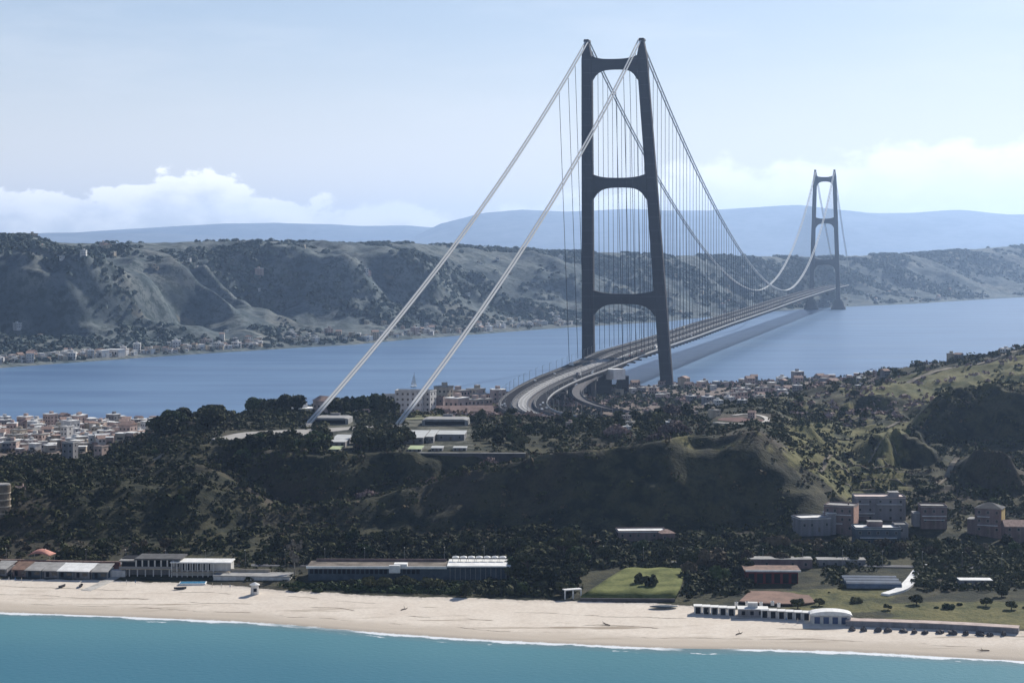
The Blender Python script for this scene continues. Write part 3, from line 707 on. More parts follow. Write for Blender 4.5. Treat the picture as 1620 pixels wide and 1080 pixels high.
def leaves(centers, radii, per, size, rs, flat=1.0):
    """leaf clumps: quads spread through and over each lobe"""
    V = []; n = 0
    for c, r in zip(centers, radii):
        k = max(6, int(per*(r/np.mean(radii))**2))
        d = rs.normal(size=(k, 3)); d /= np.linalg.norm(d, axis=1)[:, None]
        rad = r*(.55+.5*rs.rand(k)**.6); p = c+d*rad[:, None]*[1, 1, flat]
        u = rs.normal(size=(k, 3)); u -= (u*d).sum(1)[:, None]*d*.6; u /= np.linalg.norm(u, axis=1)[:, None]
        v = np.cross(d+rs.normal(size=(k, 3))*.5, u); v /= np.linalg.norm(v, axis=1)[:, None]
        s = size*(.6+.8*rs.rand(k))[:, None]
        V.append(np.stack([p-u*s-v*s*.7, p+u*s*.8-v*s, p+u*s+v*s*.7, p-u*s*.7+v*s], 1).reshape(-1, 3)); n += k
    V = np.concatenate(V); return V, np.arange(n*4).reshape(-1, 4)
def limb_mesh(name, H, lean, crown_c, mat_, parent, rs, r0=.26):
    mb = MB(); top_ = Vector((lean*.6, 0, H*.62)); mb.tube([(0, 0, -.4), (lean*.15, 0, H*.22), tuple(top_*.75), tuple(top_)], [r0*1.25, r0, r0*.75, r0*.5], 7)
    for c in crown_c[:7]:
        s = Vector((lean*.35, 0, H*(.3+.25*rs.rand()))); e = Vector(c)
        mb.tube([s, s.lerp(e, .5)+Vector((0, 0, -.3)), e], [r0*.45, r0*.3, r0*.1], 5)
    return mb.build(name, mat_, parent)
PROTO = {}; META = {}
def tree_proto(kind, seed, H, W, lm, style='round', leaf=.42, lobes=16, per=75, bark=None):
    rs = np.random.RandomState(seed); root = empty(kind); C_ = []; Rr = []
    for i in range(lobes):
        a = rs.rand()*6.28; q = rs.rand()**.5
        if style == 'round': x, y, z = q*W*.36*math.cos(a), q*W*.36*math.sin(a), H*(.38+.46*rs.rand()*(1-.45*q)); r = W*(.15+.10*rs.rand())
        elif style == 'pine': x, y, z = q*W*.42*math.cos(a), q*W*.42*math.sin(a), H*(.74+.14*rs.rand()-.08*q); r = W*(.11+.07*rs.rand())
        elif style == 'tall': q *= .8; zz = rs.rand(); x, y, z = q*W*.34*math.cos(a)*(1-.6*zz), q*W*.34*math.sin(a)*(1-.6*zz), H*(.18+.74*zz); r = W*(.24-.12*zz)
        elif style == 'bush': x, y, z = q*W*.38*math.cos(a), q*W*.38*math.sin(a), H*(.25+.4*rs.rand()*(1-q)); r = W*(.13+.1*rs.rand())
        elif style == 'vase': zz = rs.rand(); x, y, z = (.12+.36*zz)*W*math.cos(a)*.9, (.12+.36*zz)*W*math.sin(a)*.5, H*(.40+.54*zz); r = W*(.08+.07*rs.rand())
        C_.append((x, y, z)); Rr.append(r)
    V, Q = leaves(np.array(C_), np.array(Rr), per, leaf, rs, .8 if style != 'pine' else .5)
    cr = np_mesh('crown', V, Q, [lm], root)
    limb_mesh('trunk', H, (rs.rand()-.5)*1.2, C_, bark or BARK, root, rs, r0=.06*W**.8 if style != 'bush' else .1)
    PROTO.setdefault(kind, []).append(root); META[root.name] = [H, 0]
    return root
for s in range(4): tree_proto('broadleaf_tree', s, 8, 8.5, LM['dark'])
for s in range(2): tree_proto('broadleaf_tree', 10+s, 8, 8, LM['green'])
for s in range(2): tree_proto('olive_tree', 20+s, 5.5, 6, LM['olive'], lobes=12, per=70)
for s in range(3): tree_proto('umbrella_pine', 30+s, 10, 10, LM['dark'], 'pine', lobes=18, per=70)
for s in range(2): tree_proto('cypress', 40+s, 10, 3.6, LM['dark'], 'tall', lobes=18, per=50)
for s in range(3): tree_proto('garden_shrub', 50+s, 2.6, 4.2, LM['green'] if s else LM['olive'], 'bush', leaf=.26, lobes=10, per=60)
for s in range(2): tree_proto('mauve_bush', 60+s, 7, 13, LM['pink'], 'bush', leaf=.42, lobes=22, per=80)
tree_proto('autumn_tree', 70, 6, 7, LM['brown'])
tree_proto('autumn_tree', 71, 6.5, 6, LM['brown'])
def copy_tree(o, parent=None):
    c = o.copy(); COL.objects.link(c); c.parent = parent
    for ch in [k for k in KIDS.setdefault(o.name, [k for k in o.children])]: copy_tree(ch, c)
    return c
KIDS = {}
NT_ = {'n': 0}
def plant(kind, X, Y, h, label, group, wide=1.0, rz=None, which=None, z=None):
    pr = PROTO[kind][rnd.randrange(len(PROTO[kind])) if which is None else which]
    H0, used = META[pr.name]
    if not used: o = pr; META[pr.name][1] = 1
    else: o = copy_tree(pr)
    s = h/H0; o.location = (X, Y, (ground_z(X, Y) if z is None else z)-.15); o.rotation_euler = (0, 0, rnd.random()*6.28 if rz is None else rz); o.scale = (s*wide, s*wide, s)
    tag(o, label, {'garden_shrub': 'shrub', 'mauve_bush': 'bush'}.get(kind, 'tree'), group); NT_['n'] += 1
    return o
KEEP = []          # (px0, px1, Y0, Y1) places kept free of plants
def free(X, Y):
    p = float(pxof(X, Y)); return not any(a < p < b and c < Y < d for a, b, c, d in KEEP)
def grove(kinds, n, px0, px1, Y0, Y1, h0, h1, label, group, wide=1.0):
    k = 0; tries = 0
    while k < n and tries < n*12:
        tries += 1; Y = rnd.uniform(Y0, Y1); X = (rnd.uniform(px0, px1)-CX)/FPX*Y
        if not free(X, Y): continue
        kd = rnd.choice(kinds); nm = {'broadleaf_tree': 'broadleaf tree', 'olive_tree': 'olive tree', 'umbrella_pine': 'umbrella pine', 'cypress': 'cypress', 'garden_shrub': 'low shrub', 'mauve_bush': 'mauve brown bush', 'autumn_tree': 'brown leaved tree'}[kd]
        plant(kd, X, Y, rnd.uniform(h0, h1)*(.45 if kd == 'garden_shrub' else 1), label % nm, group, wide); k += 1
# kept clear: buildings, lawn, court, roads (screen column range and distance)
KEEP += [(915, 1085, 806, 884), (180, 370, 835, 925), (480, 812, 852, 900), (0, 185, 850, 905), (1262, 1430, 928, 1000), (1185, 1300, 790, 880),
         (1300, 1620, 740, 775), (1090, 1350, 740, 800), (1395, 1450, 790, 900), (515, 562, 1070, 1300), (640, 750, 1060, 1300), (350, 500, 1130, 1210), (1458, 1492, 950, 975), (1545, 1625, 930, 965), (985, 1048, 940, 965), (1125, 1225, 1128, 1220), (1335, 1425, 800, 870)]

# broad scrub over the slopes, far too much of it to count
def scrub(name, n, px0, px1, Y0, Y1, size, lm, seed, per=16, leaf=.55, dens=None):
    rs = np.random.RandomState(seed); YY = np.sqrt(rs.rand(n)*(Y1**2-Y0**2)+Y0**2); XX = (px0+(px1-px0)*rs.rand(n)-CX)/FPX*YY
    keep = np.ones(n, bool); p = pxof(XX, YY)
    for a, b, c, d in KEEP: keep &= ~((p > a) & (p < b) & (YY > c) & (YY < d))
    keep &= (YY > np.interp(p, PXN, SEC[2][0])+7) & (YY < np.interp(p, PXN, SEC[11][0])-12)
    if dens is not None: keep &= rs.rand(n) < dens(XX, YY, p)
    XX, YY = XX[keep], YY[keep]; ZZ = base_h(XX, YY); n = len(XX)
    r = size*(.35+1.5*rs.rand(n)**2.2); k = per
    d = rs.normal(size=(n, k, 3)); d[..., 2] = abs(d[..., 2])*.9; d /= np.linalg.norm(d, axis=2)[..., None]
    c = np.stack([XX, YY, ZZ+r*.12], 1)[:, None]; P_ = c+d*(r[:, None, None]*(.7+.35*rs.rand(n, k, 1)))*[1, 1, .75]
    u = rs.normal(size=(n, k, 3)); u -= (u*d).sum(2)[..., None]*d*.7; u /= np.linalg.norm(u, axis=2)[..., None]
    v = np.cross(d+rs.normal(size=(n, k, 3))*.4, u); v /= np.linalg.norm(v, axis=2)[..., None]
    s = (leaf*(.6+.8*rs.rand(n, k, 1)))*(r[:, None, None]/size)**.5
    V = np.stack([P_-u*s-v*s*.7, P_+u*s*.8-v*s, P_+u*s+v*s*.7, P_-u*s*.7+v*s], 2).reshape(-1, 3)
    o = np_mesh(name, V, np.arange(len(V)).reshape(-1, 4), [lm]); return tag(o, kind='stuff')
def dn_patch(L, lo, hi, seed, ex=None):
    def f(X, Y, p):
        d = sst(fbm(X, Y, L, 3, seed)+.5, lo, hi)
        return d if ex is None else d*ex(X, Y, p)
    return f
nograss = lambda X, Y, p: 1-.7*np.clip(sst(p, 540, 600)*(1-sst(p, 1215, 1240))*sst(Y, 972, 980)*(1-sst(Y, 1016, 1024)) + .7*sst(p, 1225, 1260)*(1-sst(p, 1420, 1460))*sst(Y, 1000, 1015)*(1-sst(Y, 1290, 1310)) + sst(p, 1330, 1400)*sst(Y, 1430, 1450)*(1-sst(Y, 1550, 1580)) + (sst(p, 1250, 1300)*(1-sst(Y, 860, 880))), 0, 1)
scrub('scrub', 15000, -150, 1800, 880, 1330, 2.6, LM['dark'], 1, 18, .62, dn_patch(60, .30, .6, 61, nograss))
scrub('scrub', 3000, -150, 420, 965, 1330, 2.4, LM['dark'], 11, 18, .6)
scrub('garden_scrub', 1500, 735, 1190, 822, 960, 2.6, LM['dark'], 12, 26, .6)
scrub('garden_scrub', 1100, 440, 740, 826, 850, 1.6, LM['green'], 13, 22, .4)
scrub('garden_scrub', 900, 440, 810, 895, 965, 2.3, LM['dark'], 14, 24, .55)
scrub('low_scrub', 9000, -150, 1800, 850, 1400, 1.5, LM['olive'], 2, 14, .42, dn_patch(45, .40, .65, 62, nograss))
scrub('brown_scrub', 7500, -150, 1800, 860, 1500, 2.1, LM['brown'], 3, 14, .5, dn_patch(50, .45, .7, 63, nograss))
scrub('hill_scrub', 8500, 250, 1850, 1300, 2300, 3.6, LM['dark'], 4, 14, 1.1, dn_patch(110, .35, .6, 64, nograss))
scrub('mauve_scrub', 6500, 560, 1750, 1300, 2280, 3.2, LM['pink'], 5, 14, .9, dn_patch(130, .42, .62, 65, nograss))

# groves and single trees
grove(['garden_shrub', 'olive_tree', 'autumn_tree'], 40, -10, 470, 915, 955, 3.5, 7, 'small dark %s behind the left beach huts', 'shrubs behind the left beach huts')
grove(['broadleaf_tree', 'broadleaf_tree', 'umbrella_pine', 'olive_tree'], 36, 470, 800, 905, 965, 5, 9, 'dark %s behind the long beach building', 'trees behind the long beach building')
grove(['broadleaf_tree', 'broadleaf_tree', 'umbrella_pine'], 34, 805, 920, 832, 950, 8, 13, '%s in the clump left of the lawn', 'tall clump left of the lawn', 1.15)
grove(['broadleaf_tree', 'garden_shrub', 'olive_tree'], 22, 925, 1150, 892, 965, 5, 9, '%s in the row behind the lawn', 'trees behind the lawn')
grove(['broadleaf_tree', 'autumn_tree'], 12, 1085, 1190, 835, 905, 7, 11, '%s in the clump right of the lawn', 'clump right of the lawn')
scrub('garden_scrub', 2600, 1190, 1800, 825, 925, 2.0, LM['dark'], 6, 22, .5, dn_patch(40, .32, .5, 66, lambda X, Y, p: 1-sst(p, 1240, 1260)*(1-sst(p, 1395, 1410))*(1-sst(Y, 838, 846))))
scrub('garden_scrub', 1500, 1190, 1800, 815, 990, 1.7, LM['olive'], 7, 20, .42, dn_patch(40, .40, .6, 67))
grove(['garden_shrub', 'broadleaf_tree', 'olive_tree', 'autumn_tree'], 46, 1190, 1640, 880, 945, 4, 7.5, '%s in the gardens of the right hand villas', 'trees around the right hand houses')
grove(['broadleaf_tree', 'olive_tree', 'autumn_tree'], 12, 1255, 1450, 905, 924, 4.5, 7, '%s in front of the villa group', 'trees before the villas')
grove(['garden_shrub', 'olive_tree'], 12, 1440, 1640, 785, 850, 3, 5, '%s on the meadow behind the sea wall', 'shrubs on the right meadow')
grove(['garden_shrub', 'garden_shrub', 'olive_tree'], 30, 462, 735, 834, 850, 4.0, 7, '%s before the long beach building', 'hedge before the long beach building')
grove(['broadleaf_tree', 'broadleaf_tree', 'garden_shrub'], 16, 735, 912, 824, 842, 4, 7.5, '%s at the beach edge left of the lawn', 'dark trees at the beach edge')
grove(['broadleaf_tree', 'olive_tree'], 26, -10, 400, 985, 1190, 4, 7, 'dark %s on the left hand hill', 'trees on the left hill')
grove(['broadleaf_tree'], 28, 370, 518, 1075, 1125, 8, 11, '%s in the grove below the left anchor', 'grove below the left cable anchor', 1.1)
grove(['broadleaf_tree', 'olive_tree'], 16, 568, 640, 1085, 1125, 9, 12.5, '%s in the grove between the anchors', 'grove between the cable anchors', 1.1)
grove(['broadleaf_tree'], 16, 255, 350, 1225, 1290, 11, 15, '%s in the clump left of the anchors', 'clump left of the cable anchors', 1.2)
grove(['broadleaf_tree'], 10, 390, 462, 1330, 1420, 14, 19, '%s against the water left of the cables', 'trees against the water', 1.1)
grove(['broadleaf_tree', 'cypress'], 12, 500, 620, 1330, 1430, 13, 18, '%s before the grey apartment blocks', 'trees behind the anchors')
grove(['olive_tree', 'broadleaf_tree'], 30, 800, 1150, 1150, 1330, 6, 9, '%s on the plateau before the viaduct', 'trees on the plateau')
grove(['broadleaf_tree', 'olive_tree'], 14, 750, 835, 1085, 1300, 7, 10, '%s at the right end of the anchor court', 'trees at the end of the anchor court')
grove(['olive_tree', 'broadleaf_tree'], 30, 1230, 1640, 1010, 1500, 4, 7, '%s scattered on the right hand hillside', 'trees on the right hillside')
for px, Y, h, w_, tx in ((585, 1035, 8, 1.0, 'at the left end of the bluff rim'), (685, 1040, 6, .8, 'on the bluff rim between the two larger ones'), (775, 1045, 9, .9, 'on the bluff rim below the anchor court'), (890, 1060, 8, .9, 'on the bluff rim in its middle'),
                         (975, 1130, 9, 1.1, 'on the plateau left of the looped road'), (1068, 1120, 10, 1.2, 'on the plateau just left of the looped road'), (1060, 1330, 10, 1.2, 'below the right tower leg'), (1040, 1090, 8, 1.0, 'at the front of the plateau below the right tower leg')):
    x, y = atY(px, Y); plant('mauve_bush', x, y, h, 'large mauve brown bush '+tx, 'large mauve bushes', w_)
x, y = atY(1029, 838); plant('broadleaf_tree', x, y, 7.5, 'taller dark tree standing on the green lawn, the right one of the pair', 'pair of trees on the lawn', .8, which=0)
x, y = atY(1012, 843); plant('broadleaf_tree', x, y, 6.5, 'smaller dark tree standing on the green lawn, the left one of the pair', 'pair of trees on the lawn', .8, which=2)
vt = tree_proto('vase_tree', 80, 15, 9, LM['pale'], 'vase', lobes=16, per=60, bark=BARKL)
x, y = atY(466, 872); plant('vase_tree', x, y, 17, 'pale fan shaped tree on a bare trunk left of the long beach building', None, .75)
for kd, l_ in PROTO.items():
    for pr in list(l_):
        if not META[pr.name][1]:
            for ch in list(pr.children): bpy.data.objects.remove(ch)
            l_.remove(pr); bpy.data.objects.remove(pr)
# ------------------------------------------------------------------ buildings
W_white = mat('white_wall', (.62, .60, .57), .8, .2, var=.22, vscale=.35, streak=True)
W_cream = mat('cream_wall', (.46, .39, .30), .8, .2, var=.25, vscale=.35, streak=True)
W_grey = mat('grey_wall', (.22, .215, .225), .85, .2, var=.3, vscale=.35, streak=True)
W_pink = mat('pink_wall', (.50, .38, .33), .85, .2, var=.25, vscale=.35, streak=True)
W_brown = mat('brown_wall', (.19, .14, .135), .85, .2, var=.3, vscale=.35, streak=True)
W_sunlit = mat('painted_sunlight_ochre', (.60, .44, .18), .85, .2, var=.25, vscale=.35, streak=True)  # bright ochre with sunlight painted in, for one house side
W_blue = mat('blue_wall', (.065, .09, .115), .8, .2, var=.3, vscale=.35)
R_terr = mat('terracotta_roof', (.38, .26, .21), .85, .15, var=.4, vscale=.8)
R_grey = mat('grey_roof', (.34, .33, .31), .9, .15, var=.35, vscale=.25)
R_white = mat('white_roof', (.78, .77, .73), .8, .2, var=.2, vscale=.25)
R_dark = mat('dark_roof', (.10, .10, .10), .9, .15, var=.4, vscale=.3)
R_rust = mat('rusty_sheet', (.20, .12, .085), .8, .2, var=.5, vscale=.4)
GLASS = mat('window_glass', (.02, .025, .03), .15, .6)
FRAME = mat('window_frame', (.26, .25, .24), .6, .3)
DOORM = mat('door_paint', (.12, .10, .08), .6, .3)
DARK = mat('dark_opening', (.012, .013, .018), .9, .1)
GREEN = mat('lawn_grass', (.105, .125, .032), .95, .1, var=.3, vscale=.12, col2=(.18, .19, .065), bump=.5)
def bz(X, Y, w, d, rz):
    pts = [(X+sx*w/2*math.cos(rz)-sy*d/2*math.sin(rz), Y+sx*w/2*math.sin(rz)+sy*d/2*math.cos(rz)) for sx in (-1, 0, 1) for sy in (-1, 1)]
    zs = [ground_z(*p) for p in pts]; return max(zs), min(zs)
def building(name, label, px, Y, w, d, h, rz=0., wall=None, roof='flat', rm=None, cols=3, rows=1, side=1, door=True, z=None, cat='house', group=None, chim=False, para=.6, wsz=(1.1, 1.3), awning=None):
    X, _ = atY(px, Y)
    zt, zb = bz(X, Y, w, d, rz) if z is None else (z, z-1)
    zt = (zt+zb)/2 if z is None else z
    root = empty(name, (X, Y, zt), rz); tag(root, label, cat, group)
    base = zb-zt-1.0; wall = wall or W_white; rm = rm or R_grey
    MB().box(-w/2, w/2, -d/2, d/2, base, h).build('wall', wall, root)
    rf = None
    if roof == 'flat':
        mb = MB().box(-w/2-.25, w/2+.25, -d/2-.25, d/2+.25, h+.003, h+.25)
        rf = mb.build('roof', rm, root)
        if para: 
            p = MB(); q = .2; a, b_ = w/2+.1, d/2+.1
            p.box(-a, a, -b_, -b_+q, h+.253, h+.25+para); p.box(-a, a, b_-q, b_, h+.253, h+.25+para); p.box(-a, -a+q, -b_+q+.002, b_-q-.002, h+.253, h+.25+para); p.box(a-q, a, -b_+q+.002, b_-q-.002, h+.253, h+.25+para)
            p.build('parapet', wall, root)
    elif roof == 'gable':
        rise = d*.22; t = .25
        g = MB(); g.add([(-w/2, -d/2, h), (-w/2, d/2, h), (-w/2, 0, h+rise), (w/2, -d/2, h), (w/2, d/2, h), (w/2, 0, h+rise)], [(0, 2, 1), (3, 4, 5)]); 
        e = .5; k = rise*e/(d/2)
        r_ = MB()
        for s in (-1, 1):
            A_ = [(-w/2-.4, s*(d/2+e), h-k+.05), (w/2+.4, s*(d/2+e), h-k+.05), (w/2+.4, 0, h+rise+.05), (-w/2-.4, 0, h+rise+.05)]
            B_ = [(x, y, z_+t) for x, y, z_ in A_]
            r_.add(A_+B_, [(0, 1, 2, 3), (7, 6, 5, 4), (0, 4, 5, 1), (1, 5, 6, 2), (2, 6, 7, 3), (3, 7, 4, 0)])
        rf = r_.build('roof', rm, root); g.build('gable', wall, root)
    elif roof == 'hip':
        rise = d*.24; e = .5; ww, dd_ = w/2+e, d/2+e; rl = max(0.5, w/2-d/2)
        r_ = MB(); r_.add([(-ww, -dd_, h+.02), (ww, -dd_, h+.02), (ww, dd_, h+.02), (-ww, dd_, h+.02), (-rl, 0, h+rise), (rl, 0, h+rise)], [(0, 1, 5, 4), (1, 2, 5), (2, 3, 4, 5), (3, 0, 4), (3, 2, 1, 0)])
        rf = r_.build('roof', rm, root)
    if chim and rf is not None: MB().box(w*.2, w*.2+.7, d*.1, d*.1+.7, h+.3, h+(.24*d if roof != 'flat' else 0)+1.3).build('chimney', wall, rf)
    fh = h/rows
    def win(x, y, z_, ax):
        a, b_ = wsz[0]/2, wsz[1]/2
        if ax == 'f': f = MB().box(x-a-.12, x+a+.12, y-.07, y-.005, z_-b_-.12, z_+b_+.12); g = MB().box(x-a, x+a, y-.09, y-.072, z_-b_, z_+b_)
        else: f = MB().box(x+.005, x+.07, y-a-.12, y+a+.12, z_-b_-.12, z_+b_+.12); g = MB().box(x+.072, x+.09, y-a, y+a, z_-b_, z_+b_)
        fo = f.build('window', FRAME, root); g.build('pane', GLASS, fo)
    for r_ in range(rows):
        for c in range(cols):
            if door and r_ == 0 and c == cols//2: continue
            win(-w/2+w*(c+.5)/cols, -d/2, fh*(r_+.55), 'f')
        for c in range(side): win(w/2, -d/2+d*(c+.5)/side, fh*(r_+.55), 's')
    if door and cols:
        x = -w/2+w*(cols//2+.5)/cols; dr = MB().box(x-.55, x+.55, -d/2-.08, -d/2-.004, .02, min(2.2, h*.8)).build('door', DOORM, root)
        MB().box(x+.35, x+.45, -d/2-.15, -d/2-.082, 1.0, 1.12).build('handle', FRAME, dr)
    if awning:
        MB().box(-w*.4, w*.4, -d/2-2.2, -d/2-.1, min(h, 2.7), min(h, 2.7)+.12).build('awning', awning, root)
    return root
# villas on the right
building('villa', 'low annex with a bright white flat roof at the left end of the villa group', 1283, 962, 16, 12, 6.5, R(14), W_grey, 'flat', R_white, 4, 1, z=12)
building('villa', 'tall purplish villa with a sunlit pink side wall in the middle of the villa group', 1331, 968, 15, 13, 12.9, R(-22), W_brown, 'flat', R_grey, 4, 3, 3, z=11, chim=True)
MB_side = MB().box(-.06, .06, -6.2, 6.2, .2, 12.8).build('sunlit_side_face', mat('painted_sunlight_pink', (.70, .42, .31), .85, .2, var=.35, vscale=.6), COL.objects['villa.001'] if 'villa.001' in COL.objects else None)  # thin sheet over the right side: sunlight painted as brighter pink
MB_side.location = (7.58, 0, 0)
building('villa', 'wide dark villa with a pink roof edge behind the others on the slope', 1390, 990, 26, 13, 12.6, R(-3), W_grey, 'flat', mat('pale_pink_roof', (.62, .50, .44), .8, .2, var=.2, vscale=.3), 5, 3, 2, z=13, chim=True)
building('villa', 'low villa with a pale roof terrace and a blue grey front below the wide villa', 1386, 938, 22, 13, 8.5, R(-2), W_blue, 'flat', R_white, 5, 2, 2, z=8.5)
building('villa', 'small grey annex standing against the right end of the blue grey villa', 1424, 942, 6.5, 9, 9.2, R(-2), W_grey, 'flat', R_grey, 1, 2, 1, z=8.5, door=False)
building('villa', 'dark house with a bright white balcony slab right of the villa group', 1475, 965, 13, 11, 9, R(-4), W_brown, 'flat', R_grey, 3, 2, 2, z=15, awning=R_white)
building('villa', 'tall house with a sunlit ochre side wall near the right edge', 1566, 955, 13, 11, 12.5, R(-24), W_brown, 'hip', R_dark, 3, 3, 2, z=12)
sd = MB().box(-.06, .06, -5.2, 5.2, .4, 12).build('sunlit_side_face', W_sunlit, COL.objects['villa.006'] if 'villa.006' in COL.objects else None); sd.location = (6.6, 0, 0)  # thin sheet over the right side, sunlight painted as bright ochre
building('villa', 'low house with a terracotta roof at the right edge', 1608, 938, 13, 11, 6, R(-4), W_brown, 'gable', R_terr, 3, 2, 1, z=12)
building('house', 'small house with a red roof and pink wall on the left slope', 28, 1003, 10, 8, 4.5, R(-8), W_pink, 'gable', R_terr, 2, 1, z=23, chim=True)
def balcony(vi, x0, x1, z_, yd):
    o = COL.objects['villa' if vi == 0 else 'villa.%03d' % vi]
    b_ = MB().box(x0, x1, -yd-1.6, -yd-.003, z_, z_+.2).build('balcony', R_white, o)
    mb = MB().box(x0, x1, -yd-1.62, -yd-1.56, z_+.95, z_+1.02)
    n_ = max(3, int((x1-x0)/.9))
    for k in range(n_+1): q = x0+(x1-x0)*k/n_; mb.box(q-.03, q+.03, -yd-1.61, -yd-1.57, z_+.2, z_+.95)
    mb.build('railing', FRAME, b_)
balcony(1, -6.5, 2, 4.4, 6.5); balcony(1, -6.5, 6.5, 8.9, 6.5)
balcony(2, -12, -3, 4.6, 6.5); balcony(2, -2, 11, 9.3, 6.5); balcony(2, -12, -6, 9.3, 6.5)
balcony(3, -9, 9, 4.2, 6.5); balcony(5, -6, 6, 4.5, 5.5); balcony(6, -5, 5, 4.2, 5.5); balcony(6, -5, 1, 8.4, 5.5)
for vi, x0, x1, y0, y1, z0, z1, m_, nm_ in ((2, 5, 10, -3, 3, 12.86, 15.0, W_grey, 'stair_room'), (2, -13.2, -6, -8.5, -6.6, -1, 3.2, W_brown, 'porch'), (1, -7.4, -3, -9.5, -6.55, -1, 3, W_brown, 'porch'), (3, -4, 3, -1, 4, 8.76, 11.2, W_brown, 'stair_room'), (0, 8.1, 12, -4, 4, -2, 8.6, W_grey, 'side_wing'), (5, -10, -6.6, -4, 4, -1, 5.5, W_grey, 'side_wing'), (6, -10.5, -6.6, -4, 4, -1, 6.5, W_brown, 'side_wing')):
    o = COL.objects['villa' if vi == 0 else 'villa.%03d' % vi]; q = MB().box(x0, x1, y0, y1, z0, z1).build(nm_, m_, o); MB().box(x0-.2, x1+.2, y0-.2, y1+.2, z1+.003, z1+.25).build('roof', R_grey if vi else R_white, q)
# round tower at the left edge
x, y = atY(2, 975); rt = empty('round_tower', (x, y, ground_z(x, y)-2)); tag(rt, 'squat round tower of banded masonry cut by the left edge', 'tower')
MB().tube([(0, 0, -2), (0, 0, 13), (0, 0, 13.01), (0, 0, 16)], [5.0, 4.4, 4.9, 4.9], 20).build('drum', mat('banded_masonry', (.20, .16, .12), .9, .1, var=.5, vscale=.5, bump=.5), rt)
MB().tube([(0, 0, 16.01), (0, 0, 16.6)], [4.5, 4.4], 20).build('cap', R_grey, rt)
mb = MB()
for k in range(4): mb.tube([(0, 0, 1.5+k*3.4), (0, 0, 2.1+k*3.4)], [5.15-.1*k]*2, 20)
mb.build('band', W_cream, rt)
# white roofed house among the trees behind the lawn
building('garden_house', 'long bright white roof among dark trees behind the lawn', 1014, 955, 24, 12, 3.4, R(3), W_brown, 'flat', R_white, 6, 1, z=9.5)
building('garden_house', 'small pale house at the right end of the long white roof behind the lawn', 1054, 948, 7, 7, 4.5, R(12), W_brown, 'hip', R_terr, 2, 1, z=8.5)

# long low beach building
x, y = atY(646, 868); lb = empty('beach_building', (x, y, 4.2), R(-1.0)); tag(lb, 'long low beach building with a thin white roof edge and an arcaded blue grey front', 'building')
L_ = 90
MB().box(-L_/2, L_/2, -7, 9, -2, 5.2).build('wall', W_blue, lb)
MB().box(-L_/2-.6, L_/2-27, -8, 10, 5.203, 5.8).build('roof', mat('gravel_roof', (.20, .17, .14), .95, .1, var=.45, vscale=.15), lb)
MB().box(-L_/2-.7, L_/2-27, -8.5, -8.003, 5.1, 6.2).build('roof_edge', R_white, lb)
MB().box(L_/2-26.9, L_/2+2, -8.6, 11, 5.9, 6.5).build('white_roof', R_white, lb)
for k in range(24):
    xx = -L_/2+1.6+k*2.1
    if xx < 8: o = MB().box(xx-.75, xx+.75, -7.05, -7.004, 2.6, 4.7).build('window', DARK, lb)
for k in range(12):
    xx = L_/2-25.5+k*2.3; MB().tube([(xx, -8.2, -1.5), (xx, -8.2, 5.88)], .13, 6).build('post', FRAME, lb)
MB().box(-8, -3, -10.5, -8.52, 3.5, 6.9).box(-6, 0, -8.2, -3, 5.83, 7.2).build('entrance_porch', R_white, lb)
MB().box(-L_/2+2, L_/2-28, 7.9, 8.4, 5.83, 7.0).build('back_parapet', W_brown, lb)
for k in range(7):
    s_ = empty('sun_sail', (x+L_/2-23.5+k*3.6, y+4.6, 10.75)); tag(s_, 'white sun sail on the long beach building roof, %s' % ['first from the left', 'second from the left', 'third from the left', 'middle one', 'third from the right', 'second from the right', 'rightmost'][k], 'sun sail', 'sun sails on the white roof')
    MB().add([(-1.6, -1.6, 1.7), (1.6, -1.6, 1.7), (1.6, 1.6, 1.9), (-1.6, 1.6, 1.9), (0, 0, 2.5), (-1.6, -1.6, 1.6), (1.6, -1.6, 1.6), (1.6, 1.6, 1.8), (-1.6, 1.6, 1.8)], [(0, 1, 4), (1, 2, 4), (2, 3, 4), (3, 0, 4), (8, 7, 6, 5), (0, 5, 6, 1), (1, 6, 7, 2), (2, 7, 8, 3), (3, 8, 5, 0)]).build('canopy', R_white, s_)
    for a in (-1.4, 1.4):
        for b_ in (-1.4, 1.4): MB().tube([(a, b_, -.1), (a, b_, 1.62)], .06, 5).build('post', FRAME, s_)
# beach restaurant on stilts with white annex
x, y = atY(244, 880); br = empty('beach_restaurant', (x, y, 3.6), R(-2)); tag(br, 'dark flat roofed beach restaurant with white pillars and an open ground floor', 'restaurant')
MB().box(-15, 12, -2, 9, -2, 3.0).build('ground_floor', W_grey, br)
MB().box(-15, 13, -6, 9, 3.003, 3.4).build('terrace_slab', W_cream, br)
MB().box(-15, 12, 0, 9, 3.403, 7.2).build('upper_floor', DARK, br)
MB().box(-8, 13.5, -5.5, 10, 7.203, 7.9).build('roof', R_dark, br)
MB().box(-15.5, -8.01, -4.5, 9.5, 6.4, 6.9).build('side_roof', R_grey, br)
for k in range(8): MB().tube([(-14+k*3.7, -5.3, -2), (-14+k*3.7, -5.3, 2.99)], .28, 8).build('stilt', W_white, br)
for k in range(8): MB().box(-7.6+k*2.9, -7.0+k*2.9, -5.2, -4.7, 3.41, 7.19).build('pillar', W_white, br)
MB().box(-15, 13, -6.05, -5.95, 3.45, 4.4).build('railing', FRAME, br)
MB().box(-19, -12, -7, -3, -1.5, 2.6).build('kitchen_block', W_white, br)
for k in range(5): MB().box(-13.2+k*1.2, -12.5+k*1.2, -.06, -.004, 4.0, 6.0).build('window', GLASS, br)
